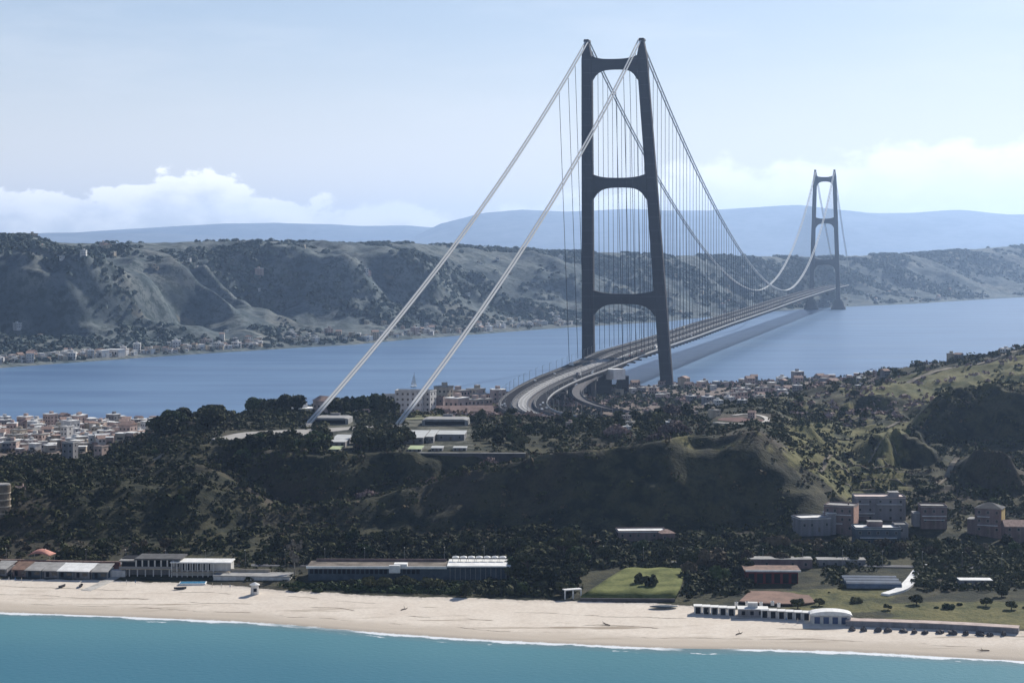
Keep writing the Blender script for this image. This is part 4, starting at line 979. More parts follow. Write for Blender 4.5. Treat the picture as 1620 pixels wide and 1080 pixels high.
x, y = atY(318, 876); an = empty('beach_annex', (x, y, 3.6), R(-2)); tag(an, 'long white beach annex with pillars right of the dark restaurant', 'building')
MB().box(-13, 14, -1, 7, -2, 6.2).build('wall', W_white, an); MB().box(-13.5, 14.5, -4, 7.5, 6.203, 6.7).build('roof', R_white, an)
for k in range(7): MB().box(-11.5+k*2.4, -10+k*2.4, -1.07, -1.004, 2.6, 5.6).build('window', DARK, an)
for k in range(9): MB().box(-13+k*2.4, -12.6+k*2.4, -3.9, -3.5, -2, 6.2).build('pillar', W_white, an)
MB().box(-13, 14, -4.2, -1.01, 2.0, 2.35).build('terrace', W_cream, an)
x, y = atY(405, 866); st = empty('terrace_wall', (x, y, 3), R(-4)); tag(st, 'long pale terrace on a low white wall between the annex and the kiosk', 'terrace')
MB().box(-19, 16, -3, 8, -2, 2.2).build('wall', W_white, st); MB().box(-19.2, 16.2, -3.2, 8.2, 2.203, 2.5).build('top', R_grey, st)
MB().box(-19, 5, 7.6, 8.1, 2.503, 3.9).build('back_wall', W_cream, st)
x, y = atY(403, 834); ki = empty('kiosk', (x, y, 3.0), R(12)); tag(ki, 'small round white kiosk standing alone on the left beach', 'kiosk')
MB().tube([(0, 0, -.5), (0, 0, 3.4)], [1.9, 1.7], 10).build('wall', W_white, ki); MB().tube([(0, 0, 3.41), (0, 0, 3.7), (0, 0, 4.7)], [2.3, 2.3, .15], 10).build('roof', R_white, ki)
MB().box(-.7, .7, -2.0, -1.78, .8, 2.2).build('hatch', DARK, ki)
bt = empty('beach_pool', (atY(305, 857)[0], 857, 3.05), R(3)); tag(bt, 'blue paddling pool with a pale rim on the sand before the white annex', 'pool')
MB().box(-6, 6, -3, 3, -.3, .55).build('rim', R_white, bt); MB().box(-5.6, 5.6, -2.6, 2.6, .553, .6).build('water', mat('pool_water', (.06, .25, .42), .2, .5), bt)
# beach huts with lean-to roofs at the far left
hw = [(8, 884, W_grey, R_grey), (38, 882, W_brown, R_rust), (62, 880, W_blue, R_grey), (88, 879, W_grey, R_grey), (112, 878, W_blue, R_white), (138, 877, W_grey, R_white), (164, 876, W_blue, R_grey)]
nm = ['grey sheet roofed beach hut cut by the left edge', 'rusty roofed beach hut, second from the left edge', 'blue green beach hut with a grey roof below the red awning', 'grey beach hut with a grey sheet roof in the middle of the left row', 'blue beach hut with a pale roof left of the whitest roofed hut', 'grey beach hut with the brightest white roof in the left row', 'blue beach hut at the right end of the left row beside the slipway']
for (px, Y, wm, rm), lb_ in zip(hw, nm):
    x, y = atY(px, Y); o = empty('beach_hut', (x, y, 4), R(-3+rnd.uniform(-4, 4))); tag(o, lb_, 'hut', 'beach huts in the left row')
    MB().box(-3.6, 3.6, -7, 5, -2, 2.6).build('wall', wm, o)
    mb = MB(); mb.add([(-3.9, -9, 2.5), (3.9, -9, 2.5), (3.9, 5.4, 4.1), (-3.9, 5.4, 4.1), (-3.9, -9, 2.75), (3.9, -9, 2.75), (3.9, 5.4, 4.35), (-3.9, 5.4, 4.35)], [(3, 2, 1, 0), (4, 5, 6, 7), (0, 1, 5, 4), (1, 2, 6, 5), (2, 3, 7, 6), (3, 0, 4, 7)]); mb.build('roof', rm, o)
    MB().box(-2.6, -1.2, -7.07, -7.004, -.4, 1.9).build('door', DARK, o); MB().box(.2, 2.6, -7.07, -7.004, .3, 1.8).build('window', GLASS, o)
    for a in (-3.6, 3.6): MB().tube([(a, -8.7, -2), (a, -8.7, 2.55)], .1, 5).build('post', FRAME, o)
x, y = atY(66, 900); aw = empty('awning', (x, y, 5), R(-10)); tag(aw, 'rounded salmon pink awning above the left beach huts', 'awning')
V = []; F = []
for i in range(9):
    for j in range(7):
        a = -1+2*i/8; b_ = -1+2*j/6; V.append((a*5.5, b_*4, 4.6+2.6*(1-a*a)*(1-.6*b_*b_)))
for i in range(8):
    for j in range(6): F.append((i*7+j, (i+1)*7+j, (i+1)*7+j+1, i*7+j+1))
cv_ = mesh_obj('canopy', V, F, mat('pink_canvas', (.55, .25, .19), .8, .2, var=.15, vscale=.5), aw, True); md = cv_.modifiers.new('s', 'SOLIDIFY'); md.thickness = .15
for a in (-5, 5):
    for b_ in (-3, 3): MB().tube([(a, b_, -1.5), (a, b_, 4.7)], .12, 6).build('post', FRAME, aw)
# red-brown boundary wall behind the huts
def wall_run(name, label, pts, h, th, m_, top=None, cat='wall', zoff=0):
    root = empty(name, (*atY(*pts[0]), 0)); tag(root, label, cat); P0 = Vector(root.location)
    P_ = [Vector((*atY(*p), ground_z(*atY(*p)))) for p in pts]
    def strip(a0, a1, z0, z1, mm, nm_):
        V = []; F = []
        for i, p in enumerate(P_):
            d = P_[min(i+1, len(P_)-1)]-P_[max(i-1, 0)]; d.z = 0; d.normalize(); n_ = Vector((-d.y, d.x, 0))
            V += [p+n_*a0+Vector((0, 0, z0))-P0, p+n_*a1+Vector((0, 0, z0))-P0, p+n_*a1+Vector((0, 0, z1))-P0, p+n_*a0+Vector((0, 0, z1))-P0]
        for i in range(len(P_)-1):
            for j in range(4): F.append((i*4+j, (i+1)*4+j, (i+1)*4+(j+1) % 4, i*4+(j+1) % 4))
        F += [(3, 2, 1, 0), tuple(len(V)-4+j for j in range(4))]
        mesh_obj(nm_, V, F, mm, root)
    strip(-th/2, th/2, -1.5, h+zoff, m_, 'wall_body'); strip(-th/2-.12, th/2+.12, h+.003+zoff, h+.3+zoff, top or R_grey, 'coping'); return root
wall_run('boundary_wall', 'long red brown wall behind the left beach huts', [(-60, 897), (40, 896), (100, 893), (190, 890)], 3.6, .8, mat('red_plaster', (.30, .13, .10), .9, .1, var=.35, vscale=.2), R_terr)
# concrete slipway down to the sand
def ribbon(name, pts, w, m_, lift=.12, kind=None, label=None, cat=None, th=.25, follow=True, n=8):
    P_ = catmull([Vector((*atY(p[0], p[1]), 0)) for p in pts], n); ws = np.interp(np.linspace(0, 1, len(P_)), np.linspace(0, 1, len(pts)), [p[2] if len(p) > 2 else w for p in pts])
    V = []; F = []
    for i, p in enumerate(P_):
        d = P_[min(i+1, len(P_)-1)]-P_[max(i-1, 0)]; d.normalize(); n_ = Vector((-d.y, d.x, 0))*ws[i]/2
        zc = [ground_z(q.x, q.y) for q in (p-n_, p, p+n_)]; zc = max(zc)+lift
        V += [(p-n_)+Vector((0, 0, zc)), (p+n_)+Vector((0, 0, zc)), (p+n_)+Vector((0, 0, zc-th-lift)), (p-n_)+Vector((0, 0, zc-th-lift))]
    for i in range(len(P_)-1):
        for j in range(4): F.append((i*4+j, (i+1)*4+j, (i+1)*4+(j+1) % 4, i*4+(j+1) % 4))
    F += [(3, 2, 1, 0), tuple(len(V)-4+j for j in range(4))]
    o = mesh_obj(name, V, F, m_)
    if kind: tag(o, kind=kind)
    else: tag(o, label, cat)
    return o
PALE = mat('pale_concrete', (.50, .47, .42), .9, .15, var=.3, vscale=.2)
PATH = mat('dirt_track', (.22, .19, .145), .95, .1, var=.35, vscale=.15)
ROADM = mat('road_asphalt', (.13, .13, .135), .9, .15, var=.3, vscale=.1)
ribbon('slipway', [(136, 845), (160, 858), (180, 872), (192, 884)], 5, PALE, label='pale concrete slipway running from the left huts down to the sand', cat='slipway')

# lawn with retaining wall
ribbon('seaside_road', [(-100, 912), (150, 906), (400, 898), (650, 896), (900, 905), (1150, 893), (1400, 880), (1750, 868)], 6, ROADM, kind='structure')
V = []; F = []
top_l = [(918, 817), (940, 830), (955, 850), (975, 866), (990, 878), (1000, 884)]
nx = 16
for j, (pl, Y) in enumerate([(918, 815), (934, 828), (950, 842), (964, 856), (974, 866)]+[(982, 874), (990, 878)]):
    pr_ = [1068, 1074, 1078, 1081, 1083, 1083, 1083][j]
    for i in range(nx):
        p = pl+(pr_-pl)*i/(nx-1); x, y = atY(p, Y); V.append((x, y, 4.9+(Y-815)*.03+.25*math.sin(i*.9+j)))
for j in range(6):
    for i in range(nx-1): F.append((j*nx+i, j*nx+i+1, (j+1)*nx+i+1, (j+1)*nx+i))
lw = mesh_obj('lawn', V, F, GREEN, None, True); md = lw.modifiers.new('s', 'SOLIDIFY'); md.thickness = 2.0; md.offset = -1; tag(lw, kind='structure')
wall_run('retaining_wall', 'low dark retaining wall between the lawn and the beach', [(918, 813.5), (1000, 812), (1068, 811)], 1.1, .6, dconc, dconc)
x, y = atY(905, 820); pg = empty('white_pergola', (x, y, 3.8), R(20)); tag(pg, 'small white pergola among bushes at the left corner of the lawn', 'pergola')
MB().box(-4, 4, -1.5, 1.5, 3.0, 3.4).build('roof', R_white, pg)
for a in (-3.7, 0, 3.7): MB().box(a-.25, a+.25, -1.3, -.8, -1, 2.99).build('post', R_white, pg)
bpch = empty('beach_canopy', (*atY(1050, 799), 3), R(5)); tag(bpch, 'dark teal beach canopy lying low on the sand below the lawn', 'canopy')
V = [(6*math.cos(a)*k, 2.6*math.sin(a)*k, .9-.5*k*k) for k in (0.01, .5, 1) for a in np.linspace(0, 6.283, 17)[:-1]]
F = [(r_*16+i, r_*16+(i+1) % 16, (r_+1)*16+(i+1) % 16, (r_+1)*16+i) for r_ in range(2) for i in range(16)]
q = mesh_obj('cloth', V, F, W_blue, bpch, True); md = q.modifiers.new('s', 'SOLIDIFY'); md.thickness = .12
for k in range(4): MB().tube([(4*math.cos(k*1.57+.7), 1.7*math.sin(k*1.57+.7), -.3), (4*math.cos(k*1.57+.7), 1.7*math.sin(k*1.57+.7), .5)], .06, 5).build('pole', FRAME, bpch)

# court with red roofed pavilion
x, y = atY(1222, 850); pv2 = empty('pavilion', (x, y, 5.2), R(-2)); tag(pv2, 'dark red pavilion with a thin white front edge above the beach cabins', 'pavilion')
RED = mat('dark_red_paint', (.14, .02, .022), .7, .2, var=.3, vscale=.3)
MB().box(-12, 11, -4, 8, -2, 5.4).build('wall', RED, pv2); MB().box(-13, 12, -5.5, 9, 5.403, 5.9).build('roof', R_rust, pv2)
MB().box(-12.5, 12, -6, -5.503, 5.3, 6.1).build('roof_edge', R_white, pv2)
for k in range(6): MB().box(-11+k*3.8, -8.4+k*3.8, -4.08, -4.004, 0, 4.2).build('opening', DARK, pv2)
cw = MB(); x0, y0 = atY(1176, 800); 
o = ribbon('court', [(1178, 818, 26), (1215, 815, 30), (1255, 812, 26), (1285, 812, 16)], 20, mat('terracotta_paving', (.24, .155, .12), .9, .1, var=.3, vscale=.15), lift=.25, kind='structure')
building('garden_house', 'long shed with a grey corrugated roof behind the red pavilion', 1232, 883, 30, 8, 4.8, R(-2), W_brown, 'flat', R_grey, 5, 1, z=5.6, cat='shed', para=0)
building('garden_house', 'long low shed with a dark weathered roof right of the red pavilion', 1330, 886, 22, 7, 4.0, R(-2), W_grey, 'flat', R_grey, 4, 1, z=5.6, cat='shed', para=0)
x, y = atY(1378, 842); gh = empty('greenhouse', (x, y, 5.4), R(-3)); tag(gh, 'low blue grey plastic tunnel greenhouse beside the white ramp', 'greenhouse')
for k in range(3):
    mb = MB(); pts = [(math.cos(a)*3.6, math.sin(a)*2.6) for a in np.linspace(math.pi, 0, 9)]
    mb.prism([(px_+(k-1)*0, pz_) for px_, pz_ in pts][::-1], -12, 12, T=Matrix.Translation((0, (k-1)*7.4, 0)) @ Matrix.Rotation(R(90), 4, 'Z'))
    mb.build('tunnel', mat('plastic_sheet', (.09, .12, .16), .4, .4, var=.3, vscale=.3), gh)
ribbon('white_ramp', [(1462, 880, 3), (1452, 868, 4), (1440, 845, 5), (1425, 828, 5), (1400, 818, 4)], 4, R_white, lift=.9, label='bright white ramp bending down across the meadow', cat='ramp', th=1.5)
building('garden_house', 'small shed with a bright white roof on the right meadow', 1542, 838, 14, 6, 2.6, R(-2), W_grey, 'flat', R_white, 3, 1, cat='shed', para=0)
ribbon('service_lane', [(1500, 905), (1560, 903), (1700, 900)], 4, PALE, kind='structure')

# beach cabins
CB = [1104+k*13.2 for k in range(14)]
ordn = ['first', 'second', 'third', 'fourth', 'fifth', 'sixth', 'seventh']
for k, px in enumerate(CB):
    Y = 790-.085*(px-1100)
    if k in (5, 6, 7): continue
    x, y = atY(px, Y); o = empty('beach_cabin', (x, y, 2.9), R(-5))
    pos = ordn[k]+' from the left' if k < 5 else ordn[13-k]+' from the right'
    tag(o, 'white beach cabin, %s in the row below the court' % pos, 'cabin', 'white beach cabins')
    MB().box(-1.55, 1.55, -1.5, 1.8, -1, 2.7).build('wall', W_white, o); MB().box(-1.75, 1.75, -2.6, 2.2, 2.703, 2.9).build('roof', R_white, o)
    dr = MB().box(-.95, .95, -1.58, -1.504, -.4, 2.3).build('door', DARK, o)
    MB().box(1.35, 1.6, -2.5, -2.2, -1, 2.7).build('post', W_white, o)
x, y = atY(1191, 782); o = empty('cabin_block', (x, y, 3.2), R(-5)); tag(o, 'dark walled block in the middle of the white beach cabin row', 'building')
MB().box(-6, 6, -2, 4, -1.4, 2.5).build('wall', W_grey, o); MB().box(-6.3, 6.3, -2.6, 4.3, 2.503, 2.8).build('roof', R_white, o); MB().box(-2, 2, 0, 3, 2.803, 4.8).build('roof_room', W_white, o)
for k in range(3): MB().box(-4.6+k*3.5, -3.2+k*3.5, -2.07, -2.004, .2, 1.8).build('window', DARK, o)
x, y = atY(1314, 768); o = empty('beach_house', (x, y, 2.9), R(-5)); tag(o, 'beach house with a curved white roof at the left end of the sea wall', 'house')
MB().box(-8, 8, -2, 4, -1, 3.0).build('wall', W_white, o)
mb = MB(); pts = [(math.cos(a)*8.6, 3.0+math.sin(a)*1.7) for a in np.linspace(0, math.pi, 12)]; mb.prism(pts, -2.8, 4.8); mb.build('roof', R_white, o)
for k in range(4): MB().box(-6.6+k*3.6, -4.4+k*3.6, -2.08, -2.004, -.4, 2.3).build('opening', mat('blue_shutter', (.05, .08, .17), .6, .3), o)
for k in range(5): MB().box(-7.6+k*3.7, -7.2+k*3.7, -2.75, -2.4, -1, 2.99).build('pillar', W_white, o)
# things on the cabin terrace
for k, (px, Y) in enumerate([(1165, 790), (1182, 791), (1204, 790), (1222, 792), (1232, 788)]):
    x, y = atY(px, Y); o = empty('roof_tank', (x, y, 5.2)); tag(o, 'small white water tank on the cabin roofs, %s from the left' % ordn[k], 'tank', 'white tanks above the cabins')
    MB().tube([(0, 0, 0), (0, 0, 1.7)], .75, 10).build('tank', R_white, o); MB().tube([(0, 0, 1.71), (0, 0, 1.95)], [.45, .3], 8).build('lid', W_grey, o)
# sea wall and promenade
wall_run('sea_wall', 'long grey sea wall with a pinkish walkway along the right end of the beach', [(1338, 765), (1400, 762), (1470, 758), (1540, 753), (1612, 747)], 1.9, 5.5, W_grey, mat('pink_paving', (.52, .42, .37), .9, .1, var=.25, vscale=.2))
for k in range(13):
    px = 1346+k*20+rnd.uniform(-5, 5); Y = 762-.055*(px-1338)-4.5-rnd.random()*2; x, y = atY(px, Y); mb = MB(); rs_ = np.random.RandomState(k+3); V = []; F = []
    sx, sy, sz = rnd.uniform(1.0, 2.4), rnd.uniform(1.0, 1.9), rnd.uniform(.8, 1.7)
    for a in range(5):
        for b_ in range(8):
            th = math.pi*(a+.35)/5.0; ph = b_*math.pi/4; r_ = .8+.45*rs_.rand(); V.append((sx*r_*math.sin(th)*math.cos(ph), sy*r_*math.sin(th)*math.sin(ph), sz*r_*math.cos(th)))
    for a in range(4):
        for b_ in range(8): F.append((a*8+b_, (a+1)*8+b_, (a+1)*8+(b_+1) % 8, a*8+(b_+1) % 8))
    F += [tuple(range(8)), tuple(range(39, 31, -1))]
    o = mb.add(V, F).build('boulder', dconc); o.location = (x, y, ground_z(x, y)+.3); o.rotation_euler = (0, 0, rnd.uniform(0, 3)); tag(o, 'dark boulder lying against the long sea wall', 'boulder', 'boulders along the sea wall')
# rowing boats pulled up on the sand
for px, Y, rz, lb_ in ((98, 852, 70, 'dark rowing boat on the sand before the left huts, the left one'), (128, 853, 95, 'dark rowing boat on the sand before the left huts, the right one'), (285, 846, 15, 'black rowing boat on the sand below the blue pool')):
    x, y = atY(px, Y); o = empty('rowing_boat', (x, y, ground_z(x, y)+.1), R(rz)); tag(o, lb_, 'boat', 'rowing boats on the sand'); V = []; F = []
    for i in range(9):
        u = -1+2*i/8; wd = .95*(1-abs(u)**2.4)+.03
        V += [(u*2.8, -wd, .75+.25*u*u), (u*2.7, -wd*.55, .05), (u*2.7, wd*.55, .05), (u*2.8, wd, .75+.25*u*u)]
    for i in range(8):
        for j in range(3): F.append((i*4+j, i*4+j+1, (i+1)*4+j+1, (i+1)*4+j))
    q = mesh_obj('hull', V, F, mat('boat_paint', (.03, .035, .05), .6, .3), o); md = q.modifiers.new('s', 'SOLIDIFY'); md.thickness = .08
    for a in (-1, .6): MB().box(a-.15, a+.15, -.8, .8, .55, .6).build('thwart', R_rust, o)

# ------------------------------------------------------------------ cable anchors and their court
AZ0 = 40.0
def anchor(name, label, px, Y, w, rz):
    x, y = atY(px, Y); o = empty(name, (x, y, AZ0), R(rz)); tag(o, label, 'anchorage', 'cable anchor blocks')
    mb = MB(); mb.prism([(-w/2, -3), (w/2, -3), (w/2, 3.5), (w/2-3, 4.2), (-w/2+3, 4.2), (-w/2, 3.5)], -8, 14); mb.build('block', conc, o)
    MB().box(-w/2+2, w/2-2, -8.07, -8.004, .4, 2.9).build('opening', DARK, o)
    MB().box(-3.2, 3.2, 14.003, 17, -2, 5.5).build('saddle_house', W_grey, o); return o
a1 = anchor('anchor_block', 'grey anchor block with an arched dark front under the left cable', 548, 1262, 24, -3); a1.location.x = ANC[-1].x+14; a1.location.y = 1262
a2 = anchor('anchor_block', 'grey anchor block under the right cable beside the pale court roofs', 700, 1262, 30, -3); a2.location.x = ANC[1].x+30; a2.location.y = 1252
for s in (-1, 1):
    o = empty('splay_chamber', (ANC[s].x-1, ANC[s].y-6, AZ0), R(-13)); tag(o, 'small concrete chamber where the %s cable meets the ground' % ('left' if s < 0 else 'right'), 'cable chamber', 'cable chambers')
    MB().add([(-3, -5, -2), (3, -5, -2), (3, 5, -2), (-3, 5, -2), (-3, -5, .5), (3, -5, .5), (3, 2, 1.7), (-3, 2, 1.7), (3, 5, 1.7), (-3, 5, 1.7)], [(0, 1, 5, 4), (4, 5, 6, 7), (7, 6, 8, 9), (1, 2, 8, 6, 5), (3, 0, 4, 7, 9), (2, 3, 9, 8)]).build('housing', conc, o)
    MB().box(-1.5, 1.5, -5.08, -5.004, -1, .35).build('door', DARK, o)
LG = mat('pale_sheet_roof', (.44, .45, .44), .7, .25, var=.15, vscale=.2); PG = mat('pale_green_roof', (.36, .42, .24), .8, .2, var=.2, vscale=.2)
for px, Y, w, d, h, rm, lb_ in ((540, 1124, 10, 46, 3, LG, 'pale square roofed shed below the left cable anchor'), (531, 1086, 6.5, 18, 1.2, PG, 'small pale green roofed shed at the edge of the left grove'), (660, 1146, 11, 48, 3.5, LG, 'large pale square roofed shed right of the middle grove'),
      (684, 1150, 4.5, 44, 3.5, LG, 'narrow pale roofed shed beside the large pale shed'), (715, 1156, 16.5, 26, 3.5, LG, 'long pale roofed shed at the right of the service court'), (658, 1088, 7.5, 20, 1.2, PG, 'pale green roofed shed in front of the large pale shed'),
      (692, 1086, 6.5, 12, 1.6, LG, 'small pale roofed shed, middle of the front row in the court'), (728, 1086, 7.5, 9, 1.6, LG, 'small pale roofed shed, rightmost in the front row of the court')):
    building('service_shed', lb_, px, Y, w, d, h, R(-2), W_grey, 'flat', rm, 3, 1, cat='shed', para=0, z=AZ0)
x, y = atY(730, 1072); o = empty('court_wall', (x, y, AZ0-6), R(-2)); tag(o, 'tall dark retaining wall under the service court of the right anchor', 'wall')
MB().box(-34, 36, -1, 1, -10, 5.6).build('wall_body', dconc, o); MB().box(-34.2, 36.2, -1.2, 1.2, 5.603, 6).build('coping', R_grey, o)
ribbon('anchor_road', [(335, 1150, 10), (380, 1160, 30), (425, 1180, 44), (470, 1195, 36), (530, 1215, 18), (600, 1240, 12)], 12, mat('pale_gravel', (.36, .34, .31), .95, .1, var=.25, vscale=.08), lift=.3, kind='structure')
ribbon('anchor_lane', [(620, 1292, 10), (700, 1300, 16), (780, 1302, 10), (850, 1330, 7), (905, 1400, 8), (960, 1440, 10)], 12, mat('dry_meadow', (.22, .22, .13), .95, .1, var=.3, vscale=.08), lift=.3, kind='structure')

# looped road with red soil on the plateau
lp = [(1130, 1150), (1165, 1139), (1200, 1145), (1214, 1165), (1205, 1195), (1180, 1210), (1160, 1200)]
ribbon('looped_road', lp, 3.2, PALE, lift=.5, kind='structure', n=12)
ribbon('soil_patch', [(1150, 1162, 16), (1172, 1170, 34), (1195, 1176, 28)], 20, mat('red_soil', (.15, .085, .075), .95, .1, var=.4, vscale=.25), lift=.2, kind='structure')
# dirt tracks
ribbon('dirt_track', [(1295, 1040), (1306, 1065), (1316, 1100), (1322, 1140)], 2.6, PATH, lift=.25, kind='structure', n=12)
ribbon('dirt_track', [(1480, 1075), (1510, 1100), (1535, 1135), (1575, 1160), (1640, 1180)], 3.2, PATH, lift=.25, kind='structure', n=12)
ribbon('dirt_track', [(1270, 1330), (1310, 1340), (1350, 1345), (1390, 1348)], 4, PATH, lift=.3, kind='structure', n=12)
ribbon('dirt_track', [(1180, 1560), (1300, 1500), (1420, 1520), (1530, 1570), (1640, 1600)], 6, PATH, lift=.3, kind='structure', n=12)

# ------------------------------------------------------------------ apartment blocks, towns
def block(px, Y, w, d, h, rz, wall, label, cols, rows):
    o = building('apartment_block', label, px, Y, w, d, h, rz, wall, 'flat', R_grey, cols, rows, 2, door=False, cat='building', wsz=(1.6, 1.7), para=.9, group='apartment blocks beyond the anchors')
    return o
block(648, 1590, 22, 15, 27, R(-8), W_white, 'tall grey white apartment block crossed by the right cable', 5, 6)
block(625, 1600, 17, 14, 23, R(8), W_white, 'lower grey apartment block left of the tall one', 4, 5)
block(674, 1600, 13, 14, 26, R(-20), W_white, 'bright sunlit apartment block right of the tall grey one', 3, 6)
block(694, 1610, 9, 12, 19, R(-5), W_brown, 'narrow dark apartment block at the right end of the group', 2, 4)
building('town_block', 'white tower block standing out of the left town', 106, 1440, 5.5, 9, 14, R(-20), W_white, 'flat', R_white, 2, 4, 1, door=False, cat='building')
building('town_block', 'grey tower block with a pale roof at the front of the left town', 111, 1240, 7.5, 8, 15, R(-12), W_grey, 'flat', R_white, 2, 4, 1, door=False, cat='building')
building('town_block', 'peach coloured house with a sunlit side at the front of the left town', 160, 1262, 6, 8, 9, R(-20), W_pink, 'flat', R_grey, 2, 2, 1, door=False, cat='building')
building('town_block', 'long hall with a pale green white roof on the rise behind the left town', 170, 1385, 18, 14, 6, R(20), W_cream, 'gable', R_white, 3, 1, 1, door=False, cat='building')
building('village_church', 'pinkish long building with a big roof right of the white apartment blocks', 735, 1480, 44, 16, 11, R(4), W_pink, 'gable', mat('faded_tile', (.36, .25, .21), .9, .1, var=.3, vscale=.2), 7, 2, 2, cat='building', z=20)
houseM = {}
def town_house(wn, wall, rn, rm, kind):
    k = (wn, rn, kind)
    if k in houseM: return houseM[k]
    w, d, h = (8, 9, 6.5) if kind == 'low' else (9, 10, 11)
    mb = MB(); mb.box(-w/2, w/2, -d/2, d/2, -3, h, 0)
    if rn == 'flat': mb.box(-w/2-.2, w/2+.2, -d/2-.2, d/2+.2, h+.003, h+.5, 1); mb.box(-1.5, 1.5, 0, 2.5, h+.503, h+2.6, 0)
    else: mb.add([(-w/2-.4, -d/2-.4, h+.02), (w/2+.4, -d/2-.4, h+.02), (w/2+.4, d/2+.4, h+.02), (-w/2-.4, d/2+.4, h+.02), (-w/2-.4, 0, h+2.2), (w/2+.4, 0, h+2.2)], [(0, 1, 5, 4), (2, 3, 4, 5), (0, 4, 3), (1, 2, 5), (3, 2, 1, 0)], 1)
    for f_ in range(2 if kind == 'low' else 3):
        for c in range(3): zz_ = 1.2+f_*3.1; xx = -w/2+w*(c+.5)/3; mb.box(xx-.6, xx+.6, -d/2-.05, -d/2-.003, zz_, zz_+1.4, 2)
        for c in range(2): yy = -d/2+d*(c+.5)/2; mb.box(w/2+.003, w/2+.05, yy-.6, yy+.6, zz_, zz_+1.4, 2)
    o = mb.build('house', [wall, rm, GLASS]); houseM[k] = o.data; bpy.data.objects.remove(o); return houseM[k]
WL = [('white', W_white), ('cream', W_cream), ('pinkish', W_pink), ('grey', W_grey)]; RL = [('flat', R_white), ('flat', R_grey), ('gable', R_terr)]
def houses(n, spot, label, group, s0=.8, s1=1.2, wts=(5, 4, 4, 2), tall=.2):
    k = 0
    while k < n:
        X, Y, z = spot()
        if z is None: continue
        wi = rnd.choices(range(4), wts)[0]; ri = rnd.randrange(3); kd = 'tall' if rnd.random() < tall else 'low'
        me = town_house(WL[wi][0], WL[wi][1], RL[ri][0]+str(ri), RL[ri][1], kd) if RL[ri][0] == 'gable' else town_house(WL[wi][0], WL[wi][1], 'flat' if ri == 0 else 'flat', RL[ri][1], kd)
        o = bpy.data.objects.new('town_house', me); COL.objects.link(o); o.location = (X, Y, z); o.rotation_euler = (0, 0, R(rnd.choice([-40, -25, 5, 20, 50])+rnd.uniform(-8, 8))); s = rnd.uniform(s0, s1); o.scale = (s, s, s)
        tag(o, label % ((WL[wi][0]+' ' + ('three storey' if kd == 'tall' else 'two storey')), 'tiled' if RL[ri][0] == 'gable' else 'flat'), 'house', group); k += 1
def near_spot(px0, px1, Y0f, Y1f):
    def f():
        p = rnd.uniform(px0, px1); Y = rnd.uniform(Y0f(p), Y1f(p)); x, y = atY(p, Y); z = ground_z(x, y)
        return x, y, (z if z > 2 else None)
    return f
shoreY = lambda p: float(np.interp(p, PXN, SEC[11][0]))
houses(105, near_spot(-5, 262, lambda p: 1370, lambda p: shoreY(p)-8), '%s house with %s roof in the left hand town', 'houses of the left hand town', .75, 1.15)
houses(30, near_spot(985, 1330, lambda p: 1720, lambda p: shoreY(p)-12), '%s house with %s roof right of the near tower', 'houses right of the near tower', .8, 1.2, (2, 3, 5, 4))
houses(8, near_spot(695, 790, lambda p: 1560, lambda p: shoreY(p)-60), '%s house with %s roof left of the curved viaduct', 'houses left of the viaduct', 1.3, 1.8, (3, 3, 5, 1), .5)
houses(8, near_spot(455, 600, lambda p: 1420, lambda p: 1560), '%s house with %s roof between the two cables', 'houses between the cables', 1.3, 1.7, tall=.6)
houses(22, near_spot(1200, 1625, lambda p: 1590, lambda p: 1760), '%s house with %s roof on the right hand ridge', 'houses on the right hand ridge', .6, .9, (3, 2, 3, 4), .1)
houses(16, near_spot(900, 1200, lambda p: 1140, lambda p: 1420), '%s house with %s roof on the bluff plateau', 'houses on the plateau', .45, .7, (2, 3, 3, 3), 0)
def far_spot():
    p = rnd.choice([rnd.uniform(-5, 200), rnd.uniform(150, 420), rnd.uniform(400, 900), rnd.uniform(550, 960), rnd.uniform(960, 1560)]); ys, yc = np.interp(p, FP, FYS), np.interp(p, FP, FYC)
    u = abs(rnd.gauss(0, 1)); d_ = .022+(.035*u if p < 420 else .085*u if p < 960 else .3*u)
    if rnd.random() < .12: d_ = rnd.uniform(.05, .9)
    if d_ > .95: return 0, 0, None
    Y = ys+(yc-ys)*d_; x, y = atY(p, Y); z = float(far_h(np.array([x]), np.array([y]))[0][0]); return x, y, z
houses(96, far_spot, 'hazy %s house with %s roof on the far shore', 'houses on the far shore', .8, 1.4, (8, 3, 1, 1), .35)
def house_mass(name, n, spot, cols, s0, s1):
    Ls = [MB() for _ in cols]; k = 0
    while k < n:
        X, Y, z = spot()
        if z is None: continue
        mb = rnd.choice(Ls); a = R(rnd.uniform(-50, 60)); s = rnd.uniform(s0, s1); h = rnd.uniform(5, 10)*s; w2, d2 = 4.2*s, 4.6*s
        T = Matrix.Translation((X, Y, z)) @ Matrix.Rotation(a, 4, 'Z'); rm_ = rnd.choice([1, 1, 2, 3]); mb.box(-w2, w2, -d2, d2, -3, h, 0, T=T); mb.box(-w2-.3, w2+.3, -d2-.3, d2+.3, h+.003, h+.5, rm_, T=T); mb.box(-w2*.6, w2*.6, -d2-.04, -d2-.003, h*.35, h*.6, 4, T=T); k += 1
    V = []; F = []; M_ = []
    al = [c for c in cols]+[R_white, R_grey, R_terr, GLASS]
    for ci, mb in enumerate(Ls):
        b_ = len(V); V += mb.V; F += [tuple(i+b_ for i in f) for f in mb.F]; M_ += [ci if m == 0 else len(cols)+m-1 for m in mb.M]
    tag(mesh_obj(name, V, F, al, None, False, M_), kind='stuff')
house_mass('small_houses', 420, far_spot, [W_white, W_white, W_cream], .5, 1.0)
